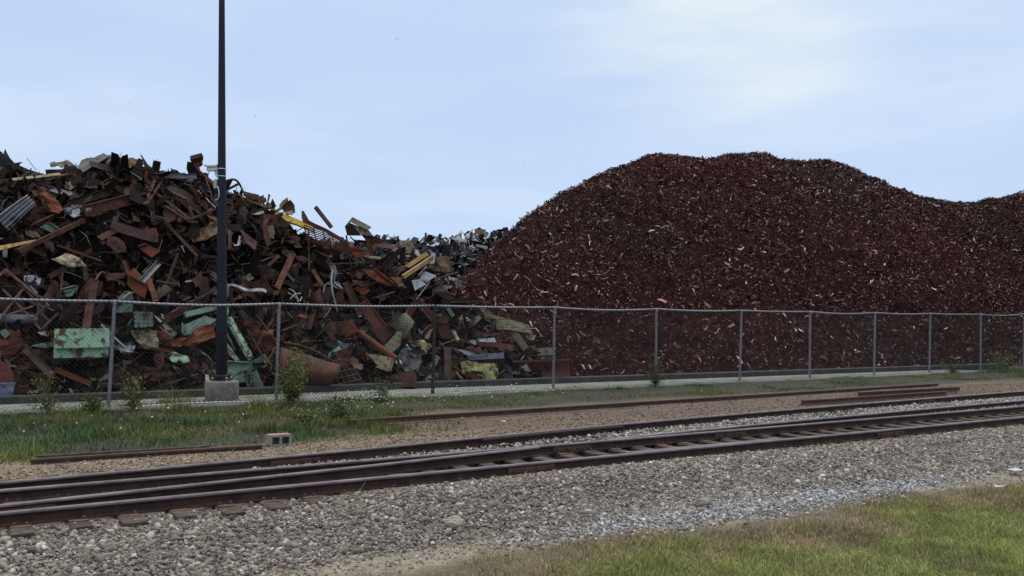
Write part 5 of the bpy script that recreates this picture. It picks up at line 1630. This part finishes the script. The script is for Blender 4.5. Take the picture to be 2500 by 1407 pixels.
NFILL = 205
made = 0
tries = 0
placed = []
while made < NFILL and tries < 12000:
    tries += 1
    px = fr.uniform(-40, 1330)
    ytop = float(np.interp(px, HL.x, HL.y))
    py = fr.uniform(ytop - 14, 958)
    if any((px - a) ** 2 + (py - b) ** 2 < 25 ** 2 for a, b in placed):
        continue
    if float(hollow(px, py)) > fr.uniform(.3, 1.3):
        continue
    placed.append((px, py))
    m = fr.choices([f[0] for f in FW], [f[1] for f in FW])[0]
    kind = fr.choices(['steel_plate', 'girder', 'steel_bar', 'crumpled_sheet', 'cable'], [24, 20, 30, 12, 16])[0]
    if kind == 'cable' and m in ('mint_paint', 'tan_sheet', 'cream_paint', 'olive_paint'):
        m = 'rust'
    lab = None
    for wtxt in where(px, py):
        for kw in fr.sample(KW[kind], len(KW[kind])):
            t_ = f'{FM[m]} {kw} lying {wtxt}' if kind != 'cable' else f'{FM[m]} {kw} running {wtxt}'
            if t_ not in USED and len(t_.split()) <= 16:
                lab = t_
                break
        if lab:
            break
    if not lab:
        continue
    off = fr.uniform(.12, .38)
    edge = py < ytop + 12
    if kind in ('steel_plate', 'crumpled_sheet'):
        R = fr.uniform(12, 32) * (.8 if edge else 1)
        k = fr.choice([4, 4, 5, 6])
        a0 = fr.uniform(0, 6.28)
        el = fr.uniform(.35, .9)
        pts = []
        for i in range(k):
            an = 2 * math.pi * (i + fr.uniform(-.25, .25)) / k
            x, y = R * math.cos(an), R * el * math.sin(an)
            pts.append((px + x * math.cos(a0) - y * math.sin(a0), py + x * math.sin(a0) + y * math.cos(a0)))
        PL(kind, lab, m, 0, pts, off, th=.03 if fr.random() < .75 else .12, warp=.05 if kind == 'steel_plate' else .16, torn=fr.random() < .6, sub=2)
    elif kind in ('girder', 'steel_bar'):
        Lh = fr.uniform(18, 60) * (.7 if edge else 1)
        an = fr.gauss(0, .7) + (fr.random() < .25) * 1.5
        w = fr.uniform(7, 17) if kind == 'girder' else fr.uniform(2.5, 5)
        BM(kind, lab, m, 0, [(px - Lh * math.cos(an), py - Lh * math.sin(an)), (px + Lh * math.cos(an), py + Lh * math.sin(an))], w, fr.choice(['box', 'L', 'C', 'I', 'plate']), off)
    else:
        pts = [(px, py)]
        an = fr.uniform(0, 6.28)
        for i in range(4):
            an += fr.uniform(-.9, .9)
            pts.append((pts[-1][0] + 22 * math.cos(an), pts[-1][1] + 16 * math.sin(an)))
        pts = [(x, min(y, 955)) for x, y in pts]
        BM(kind, lab, m, 0, pts, fr.uniform(1.6, 2.8), 'wire', .35)
    made += 1
print('fill', made, 'pieces', len(USED))
# ------------------------------------------------------------------ ballast and pebbles
def stones(name, label, U, V, size, zoff, palette, flat=.62, squash=(.6, 1.0), mul=None):
    n = len(U)
    # twelve-cornered chips: distorted icosahedra
    g = (1 + 5 ** .5) / 2
    base = np.array([(-1, g, 0), (1, g, 0), (-1, -g, 0), (1, -g, 0), (0, -1, g), (0, 1, g), (0, -1, -g), (0, 1, -g), (g, 0, -1), (g, 0, 1), (-g, 0, -1), (-g, 0, 1)]) / 1.9
    fc = np.array([(0, 11, 5), (0, 5, 1), (0, 1, 7), (0, 7, 10), (0, 10, 11), (1, 5, 9), (5, 11, 4), (11, 10, 2), (10, 7, 6), (7, 1, 8), (3, 9, 4), (3, 4, 2), (3, 2, 6), (3, 6, 8), (3, 8, 9), (4, 9, 5), (2, 4, 11), (6, 2, 10), (8, 6, 7), (9, 8, 1)])
    B = base[None] * rng.uniform(.68, 1.3, (n, 12, 1))
    B = B * np.stack([np.ones(n), rng.uniform(squash[0], squash[1], n), rng.uniform(flat - .2, flat + .2, n)], -1)[:, None, :]
    a = rng.uniform(0, 2 * np.pi, n)
    tx, ty = rng.normal(size=n) * .3, rng.normal(size=n) * .3
    c, s = np.cos(a)[:, None], np.sin(a)[:, None]
    x, y, z = B[..., 0], B[..., 1], B[..., 2]
    z2 = z + x * tx[:, None] + y * ty[:, None]
    x2, y2 = x * c - y * s, x * s + y * c
    P = np.stack([x2, y2, z2], -1) * (size / 2)[:, None, None]
    gz = ground_z(U, V)
    cen = np.stack([CA * U - SA * V, SA * U + CA * V, gz + zoff], -1)
    Vx = (P + cen[:, None, :]).reshape(-1, 3)
    Fx = (fc[None] + (np.arange(n) * 12)[:, None, None]).reshape(-1, 3)
    cols = pick_cols(n, palette)
    if mul is not None:
        cols = cols * mul
    np_mesh(name, Vx, Fx, MATS['stone_field'], np.repeat(cols, 12, 0), 'stuff')
    tag(bpy.data.objects[name], label, 'gravel')


def visible(U, V, z=0.0, m=90):
    X, Y = CA * U - SA * V, SA * U + CA * V
    px = CX + F * X / Y
    py = HY + F * (CAMZ - z) / Y
    return (px > -m) & (px < 2500 + m * 1.6) & (py < 1407 + m * .45)


def scatter(n, u0, u1, v0, v1, keep=None):
    U = rng.uniform(u0, u1, n)
    V = rng.uniform(v0, v1, n)
    ok = visible(U, V, 0, 420)
    ok |= rng.random(n) < .2
    if keep is not None:
        ok &= rng.random(n) < keep(U, V)
    return U[ok], V[ok]


GREY = [(30, (.145, .126, .108)), (26, (.215, .192, .168)), (13, (.3, .278, .248)), (18, (.165, .136, .114)), (5, (.42, .4, .37)), (12, (.065, .055, .049))]
WHITE = [(35, (.2, .2, .205)), (28, (.29, .29, .295)), (16, (.4, .4, .405)), (16, (.12, .12, .12)), (4, (.54, .54, .54))]
TAN = [(34, (.17, .128, .09)), (25, (.23, .18, .13)), (14, (.3, .25, .19)), (24, (.1, .072, .052)), (4, (.42, .38, .33))]
UM = 27
# main shoulder
U, V = scatter(230000, -4, UM, 7.9, 10.86, lambda U, V: sstep(7.9, 8.7, V + 1.1 * (fbm(U * .7, V * .7, 61) - .5)) * (.9 - .62 * sstep(.54, .66, fbm(U * .55, V * 1.3, 62, 3)) * (V < 9.9)))
stones('ballast', 'grey crushed stone ballast along the front rail', U, V, np.clip(rng.lognormal(-3.34, .42, len(U)), .014, .12), rng.uniform(-.012, .022, len(U)), GREY)
# pale band
U, V = scatter(120000, 2, UM, 7.2, 9.0, lambda U, V: sstep(4.2, 6.5, U) * np.exp(-((V - 8.06 - .12 * np.sin(U) - .15 * (fbm(U * 1.3, V * 2, 63) - .5)) / (.26 + .24 * np.exp(-((U - 8.3) / 2.4) ** 2))) ** 2) * (.22 + .72 * np.exp(-((U - 8.3) / 3.4) ** 2)))
stones('pale_gravel', 'band of whitish gravel between the ballast and the lawn', U, V, np.clip(rng.lognormal(-3.3, .3, len(U)), .016, .08), rng.uniform(-.01, .02, len(U)), WHITE)
# fine chips over the dirt verge
U, V = scatter(70000, -3, UM, 6.7, 8.6, lambda U, V: sstep(lawn_edge(U) - .25, lawn_edge(U) + .3, V) * .4)
stones('verge_grit', 'fine grey grit over the dirt verge by the lawn', U, V, np.clip(rng.lognormal(-3.85, .4, len(U)), .01, .05), rng.uniform(-.006, .008, len(U)), GREY)
# between the rails and behind
U, V = scatter(60000, -4, UM + 6, 12.55, 15.0, lambda U, V: (V < np.interp(U, [-3, 4, 10, 20, 33], [12.9, 13.2, 14.0, 15.1, 16.1])) * sstep(1.2, 2.6, U) * .8 * (.35 + .65 * (fbm(U * .9, V * 1.2, 66) > .42)))
stones('track_ballast', 'pale ballast stones heaped between the rear rails', U, V, np.clip(rng.lognormal(-3.05, .32, len(U)), .025, .1), rng.uniform(.02, .075, len(U)), [(40, (.22, .2, .185)), (30, (.32, .3, .28)), (14, (.44, .42, .4)), (14, (.13, .11, .1))])
U, V = scatter(22000, -4, UM + 6, 11.0, 12.4, lambda U, V: .25 + .5 * (fbm(U * .9, V * 1.2, 67) > .55))
stones('dark_ballast', 'dark oily ballast stones between the main rails', U, V, np.clip(rng.lognormal(-3.1, .32, len(U)), .025, .09), rng.uniform(-.045, -.01, len(U)), [(50, (.055, .042, .038)), (30, (.085, .065, .06)), (10, (.14, .115, .105))])
# tan grit on the dirt behind the tracks
U, V = scatter(120000, -4, UM + 10, 13.0, 19.2, lambda U, V: (V > np.interp(U, [-3, 4, 10, 20, 33], [13.1, 13.4, 14.2, 15.3, 16.3])) * (.22 + .6 * np.exp(-((V - 14.8 - .04 * U) / .9) ** 2)) * (1 - .75 * sstep(16.2, 16.8, V) * (U < 8)))
stones('tan_grit', 'tan grit scattered over the dirt behind the tracks', U, V, np.clip(rng.lognormal(-3.5, .4, len(U)), .014, .075), rng.uniform(-.008, .012, len(U)), TAN, mul=1 - (.42 * sstep(6, 9.5, U + 2 * fbm(U, V, 120)) * sstep(14.6, 15.6, V - .05 * U + .8 * (fbm(U * .8, V * .8, 121) - .5)))[:, None] * np.array([.85, 1, 1.1]))


# ------------------------------------------------------------------ grass
def blades(name, label, cat, U, V, h, w, cols, lean=.45, zoff=-.01, segs=2):
    n = len(U)
    gz = ground_z(U, V) + zoff
    b = np.stack([CA * U - SA * V, SA * U + CA * V, gz], -1)
    a = rng.uniform(0, 2 * np.pi, n)
    s = np.stack([np.cos(a), np.sin(a), np.zeros(n)], -1) * (w / 2)[:, None]
    la = rng.uniform(0, 2 * np.pi, n)
    lm = np.abs(rng.normal(size=n)) * lean
    dr = np.stack([np.cos(la) * lm, np.sin(la) * lm, np.ones(n)], -1)
    mid = b + dr * (h * .55)[:, None] * np.array([.6, .6, 1])
    tip = b + dr * h[:, None] * np.stack([np.ones(n) * 1.25, np.ones(n) * 1.25, 1 - .18 * lm], -1)
    V_ = np.stack([b - s, b + s, mid - s * .75, mid + s * .75, tip], 1).reshape(-1, 3)
    k = (np.arange(n) * 5)[:, None]
    Fx = np.concatenate([k + [[0, 1, 3]], k + [[0, 3, 2]], k + [[2, 3, 4]]], 0)
    np_mesh(name, V_, Fx, MATS['blade_grass'], np.repeat(cols, 5, 0), 'stuff')
    tag(bpy.data.objects[name], label, cat)


def grass_cols(n, U, V, green, brown, fb):
    g = np.array(green)
    b = np.array(brown)
    t = np.clip(fb + rng.normal(size=n) * .16, 0, 1)[:, None]
    c = g[rng.integers(0, len(g), n)] * (1 - t) + b[rng.integers(0, len(b), n)] * t
    return c * rng.uniform(.7, 1.3, (n, 1))


GR_ = [(.245, .29, .07), (.31, .345, .095), (.17, .23, .065), (.37, .36, .13)]
BR_ = [(.33, .245, .14), (.24, .168, .095), (.42, .34, .2), (.18, .125, .075)]
n0 = 640000
U = rng.uniform(-1, 26, n0)
V = rng.uniform(2.6, 8.6, n0)
e = lawn_edge(U)
dn = e - V
cl = fbm(U * 1.6, V * 1.6, 88, 3)
cl2 = fbm(U * 5, V * 5, 89, 2)
p = sstep(-.25, .95, dn + (cl - .5) * 1.3 + (cl2 - .5) * .5)
p = p * (.35 + .65 * sstep(-.1, 1.3, dn))
ok = (visible(U, V, 0, 620) | (rng.random(n0) < .25)) & (rng.random(n0) < p)
U, V, dn, cl = U[ok], V[ok], dn[ok], cl[ok]
n = len(U)
brownness = 1 - sstep(.4, 1.5, dn + (cl - .5) * 1.9)
brownness = np.clip(brownness + .28 * (fbm(U * .9, V * .9, 90) > .56) * (fbm(U * 2.2, V * 2.2, 95)), 0, 1)
hh = rng.uniform(.03, .075, n) * (1 + .5 * (cl > .6)) + .03 * (rng.random(n) < .04)
blades('lawn_grass', 'short green lawn grass with dry brown edge in the near corner', 'grass', U, V, hh, rng.uniform(.004, .009, n), grass_cols(n, U, V, GR_, BR_, brownness) * (.5 + 1.0 * fbm(U * 2.4, V * 2.4, 97, 3))[:, None], .55)
print('lawn', n)

# tall weeds along the fence and in the left corner
n0 = 330000
U = rng.uniform(-5, 48, n0)
V = rng.uniform(15.3, 23.6, n0)
cl = fbm(U * .8, V * .8, 101, 3)
left = (.3 + .7 * sstep(.4, .56, fbm(U * .9 + 11, V * 1.1, 141, 3))) * sstep(15.75, 16.5, V + (cl - .5) * .8) * (1 - sstep(6.6, 9.0, U + (cl - .5) * 3 - .28 * (V - 16)))
band = sstep(19.3, 20.4, V + (cl - .5) * 1.4 - .02 * U) * (.4 + .6 * (cl > .5)) * (1 - .8 * sstep(23.1, 23.4, V))
farr = sstep(36, 40, U) * sstep(19.2, 20.2, V) * .9
p = np.maximum(np.maximum(left, band * .8), farr)
ok = (visible(U, V, 0, 500)) & (rng.random(n0) < p)
U, V, cl, left = U[ok], V[ok], cl[ok], left[ok]
n = len(U)
hh = (rng.uniform(.06, .22, n) * (.22 + 1.35 * fbm(U * 1.5, V * 1.5, 103, 3))) * (.62 + .5 * left) + .12 * (rng.random(n) < .05)
hh *= np.where(V < 16.6, .6, 1) * (1 - .55 * sstep(20.2, 21.6, V) * (cl < .62)) * np.where((U > 8) & (U < 36), .7, 1)
wc = grass_cols(n, U, V, [(.075, .12, .03), (.1, .15, .035), (.05, .095, .04), (.14, .17, .05)], [(.16, .13, .06), (.1, .08, .04), (.07, .062, .03)], np.clip(.18 + .4 * (1 - left) * (cl < .6) + 1.3 * (fbm(U * .9 + 7, V * 1.1, 104) - .47), 0, 1)) * (.25 + 1.5 * fbm(U * 1.3, V * 1.3, 107, 3))[:, None] * np.where(fbm(U * .5 + 3, V * .8, 130)[:, None] > .5, np.array([1.15, 1.05, .8]), np.array([.8, .95, 1.1]))
hh *= 1 + 1.5 * sstep(.56, .7, fbm(U * 1.1 + 30, V * .9, 109, 3)) * sstep(20.8, 21.8, V) * np.where((U < 11) | (U > 36), 1, .75)
blades('tall_weeds', 'rough green weeds growing along the fence foot', 'weeds', U, V, hh, rng.uniform(.008, .018, n), wc, .6)
print('weeds', n)

# small white flowers over the weeds
nf = 270
px = np.concatenate([rng.normal(850, 75, 165), rng.uniform(0, 620, 25), rng.normal(1200, 150, 80)])
V = np.concatenate([rng.uniform(19.2, 22.8, 165), rng.uniform(16.8, 21.5, 25), rng.uniform(20.6, 22.9, 80)])
k = (px - CX) / F
d = V / (CA - SA * k)
c = np.stack([k * d, d, .1 + rng.uniform(.12, .42, nf)], -1)
a = rng.uniform(0, 6.28, (nf, 1))
r = rng.uniform(.012, .026, (nf, 1))
e1 = np.concatenate([np.cos(a), np.sin(a), rng.normal(size=(nf, 1)) * .4], 1) * r
e2 = np.concatenate([-np.sin(a) * .7, np.cos(a) * .7, np.ones((nf, 1)) * .7], 1) * r
Vv = np.stack([c - e1, c - e2, c + e1, c + e2, c + np.array([0, -.008, .01]), c + np.array([0, .008, -.01])], 1).reshape(-1, 3)
kk = (np.arange(nf) * 6)[:, None]
Fx = np.concatenate([kk + [[0, 1, 4]], kk + [[1, 2, 4]], kk + [[2, 3, 4]], kk + [[3, 0, 4]], kk + [[1, 0, 5]], kk + [[2, 1, 5]], kk + [[3, 2, 5]], kk + [[0, 3, 5]]], 0)
np_mesh('wildflowers', Vv, Fx, MATS['petal'], None, 'stuff')
tag(bpy.data.objects['wildflowers'], 'tiny white wildflowers dotted over the weeds', 'flowers')


# single weed plants one can tell apart
def weed(px, v, hpx, wpx, label, m='leaf', n=520, droop=.3, seed=0):
    u = u_at(px, v)
    base = W(u, v, float(ground_z(np.array([u]), np.array([v]))[0]))
    h = hpx * base.y / F
    wd = wpx * base.y / F / 2
    R = np.random.default_rng(seed + 500)
    root = empty('weed_plant', base, label, 'weed', 'single weed plants at the fence')
    bm = bmesh.new()
    tips = []
    for s in range(17):
        a = R.uniform(0, 6.28)
        rr = wd * R.uniform(.15, .95)
        tipz = h * R.uniform(.3, 1.0) * (1 - .25 * rr / wd)
        p1 = base + Vector((math.cos(a) * rr * .35, math.sin(a) * rr * .35, tipz * .55))
        p2 = base + Vector((math.cos(a) * rr, math.sin(a) * rr, tipz))
        tube(bm, smooth_path([base, p1, p2], 4), .007, 4, .002)
        tips.append((base, p1, p2))
    from_bm('stem', bm, MATS['stem'], root)
    L = []
    n = int(n * (1.9 if hpx > 140 else 1.15))
    for i in range(n):
        b0, p1, p2 = tips[R.integers(0, len(tips))]
        t = R.uniform(.15, 1.05)
        q = (b0.lerp(p1, t * 2) if t < .5 else p1.lerp(p2, (t - .5) * 2))
        L.append(np.array(q) + R.normal(size=3) * np.array([.085, .085, .06]))
    L = np.array(L)
    n_ = len(L)
    d1 = unit(R.normal(size=(n_, 3)) + np.array([0, 0, .25]))
    d2 = unit(np.cross(d1, R.normal(size=(n_, 3))))
    ln = R.uniform(.035, .1, (n_, 1))
    wdt = ln * R.uniform(.16, .28, (n_, 1))
    Vv = np.stack([L, L + d1 * ln * .5 + d2 * wdt, L + d1 * ln + np.array([0, 0, -.012]), L + d1 * ln * .5 - d2 * wdt], 1).reshape(-1, 3) - np.array(base)
    k = (np.arange(n_) * 4)[:, None]
    me_o = np_mesh('foliage', Vv, (k + [[0, 1, 2, 3]]), MATS[m])
    me_o.parent = root
    return root


weed(325, 22.6, 105, 62, 'yellow green bushy weed standing inside the second fence bay', seed=1)
weed(715, 22.6, 158, 150, 'tallest bushy weed in front of the big curved bucket', 'leaf', 1600, seed=2)
weed(120, 22.6, 105, 110, 'loose yellowish weed in front of the dark blue tub', seed=3, n=360)
weed(225, 22.5, 60, 100, 'low leafy weed just left of the first full fence post', seed=4)
weed(1600, 22.9, 85, 70, 'dark weed growing round the foot of a fence post at the mound', 'leaf_dark', 620, seed=5)
weed(740, 18.4, 60, 95, 'rounded green tuft right behind the cinder block', 'leaf', 700, seed=6)
weed(830, 18.9, 70, 110, 'spreading flowering weed at the start of the rusty siding rail', 'leaf_dark', 700, seed=7)
weed(930, 22.2, 58, 110, 'dull flowering weed left of the dark rusty fence post', 'leaf_dark', 420, seed=8)
weed(2440, 22.7, 75, 95, 'green bushy weed on the bank at the far fence end', 'leaf', 620, seed=11)
weed(2330, 23.0, 45, 90, 'low weed between the last two fence posts before the bank', 'leaf_dark', 420, seed=12)

# ------------------------------------------------------------------ sky, sun, camera
sun_dir = Vector(((1720 - CX) / F, 1.0, 1.75)).normalized()   # behind the bright patch of cloud above the mound
wld = bpy.data.worlds.new('World')
SC.world = wld
wld.use_nodes = True
nt = wld.node_tree
N, L = nt.nodes, nt.links
bg = N['Background']
sky = N.new('ShaderNodeTexSky')
sky.sky_type = 'NISHITA'
sky.sun_disc = False
sky.sun_elevation = math.asin(sun_dir.z)
sky.sun_rotation = math.atan2(sun_dir.x, sun_dir.y)
sky.dust_density = 1.5
tc = N.new('ShaderNodeTexCoord')
mp = N.new('ShaderNodeMapping')
mp.inputs['Scale'].default_value = (1.0, 1.0, 4.6)
L.new(tc.outputs['Generated'], mp.inputs['Vector'])
nz = N.new('ShaderNodeTexNoise')
nz.inputs['Scale'].default_value = 2.6
nz.inputs['Detail'].default_value = 7
nz.inputs['Roughness'].default_value = .52
L.new(mp.outputs[0], nz.inputs['Vector'])
rp = N.new('ShaderNodeValToRGB')
CLOUD = [(.36, (5.4, 6.95, 9.55)), (.5, (5.75, 7.25, 9.7)), (.68, (6.7, 8.0, 9.85))]
el = rp.color_ramp.elements
el.new(.5)
for i, (ps, cc) in enumerate(CLOUD):
    el[i].position = ps
    el[i].color = (*[q / 10 for q in cc], 1)
L.new(nz.outputs['Fac'], rp.inputs['Fac'])
sc10 = N.new('ShaderNodeMix')
sc10.data_type = 'RGBA'
sc10.blend_type = 'MULTIPLY'
sc10.clamp_result = False
sc10.inputs[0].default_value = 1
L.new(rp.outputs[0], sc10.inputs[6])
sc10.inputs[7].default_value = (10, 10, 10, 1)
# bright thin spot in the cloud deck round the hidden sun
gd = Vector(((1740 - CX) / F, 1.0, (HY + 190) / F)).normalized()
nrmv = N.new('ShaderNodeVectorMath')
nrmv.operation = 'NORMALIZE'
L.new(tc.outputs['Generated'], nrmv.inputs[0])
dt = N.new('ShaderNodeVectorMath')
dt.operation = 'DOT_PRODUCT'
L.new(nrmv.outputs[0], dt.inputs[0])
dt.inputs[1].default_value = gd
mr = N.new('ShaderNodeMapRange')
mr.interpolation_type = 'SMOOTHSTEP'
mr.inputs['From Min'].default_value = .95
mr.inputs['From Max'].default_value = 1.0
L.new(dt.outputs['Value'], mr.inputs['Value'])
pw = N.new('ShaderNodeMath')
pw.operation = 'POWER'
pw.inputs[1].default_value = 2.4
L.new(mr.outputs[0], pw.inputs[0])
nzr = N.new('ShaderNodeMapRange')
nzr.inputs['From Min'].default_value = .32
nzr.inputs['From Max'].default_value = .68
L.new(nz.outputs['Fac'], nzr.inputs['Value'])
mulg = N.new('ShaderNodeMath')
mulg.operation = 'MULTIPLY'
L.new(pw.outputs[0], mulg.inputs[0])
L.new(nzr.outputs[0], mulg.inputs[1])
glow = N.new('ShaderNodeMix')
glow.data_type = 'RGBA'
glow.clamp_result = False
L.new(mulg.outputs[0], glow.inputs[0])
L.new(sc10.outputs[2], glow.inputs[6])
glow.inputs[7].default_value = (9.4, 9.8, 9.4, 1)
# an overcast deck is about three times brighter overhead than at the horizon
spz = N.new('ShaderNodeSeparateXYZ')
L.new(nrmv.outputs[0], spz.inputs[0])
zr = N.new('ShaderNodeMapRange')
zr.interpolation_type = 'SMOOTHSTEP'
zr.inputs['From Min'].default_value = .30
zr.inputs['From Max'].default_value = .95
L.new(spz.outputs['Z'], zr.inputs['Value'])
zen = N.new('ShaderNodeMix')
zen.data_type = 'RGBA'
zen.clamp_result = False
L.new(zr.outputs[0], zen.inputs[0])
L.new(glow.outputs[2], zen.inputs[6])
zen.inputs[7].default_value = (17.5, 17.0, 16.0, 1)
mxs = N.new('ShaderNodeMix')
mxs.data_type = 'RGBA'
mxs.clamp_result = False
mxs.inputs[0].default_value = .93
L.new(sky.outputs[0], mxs.inputs[6])
L.new(zen.outputs[2], mxs.inputs[7])
L.new(mxs.outputs[2], bg.inputs['Color'])
bg.inputs['Strength'].default_value = .1

sl = bpy.data.lights.new('sun', 'SUN')
sl.energy = 1.2
sl.angle = math.radians(20)
sl.color = (1, .93, .82)
so = bpy.data.objects.new('sun', sl)
COL.objects.link(so)
so.rotation_euler = (-sun_dir).to_track_quat('-Z', 'Y').to_euler()

cam = bpy.data.cameras.new('camera')
cam.sensor_width = 36
cam.lens = 36 * F / 2500
cam.shift_y = (HY - 703.5) / 2500
cam.clip_end = 3000
co = bpy.data.objects.new('camera', cam)
co.location = (0, 0, CAMZ)
co.rotation_euler = (math.pi / 2, 0, 0)
COL.objects.link(co)
SC.camera = co
SC.view_settings.view_transform = 'Standard'
SC.view_settings.look = 'None'
SC.view_settings.exposure = 0
SC.view_settings.gamma = 1
SC.cycles.max_bounces = 6
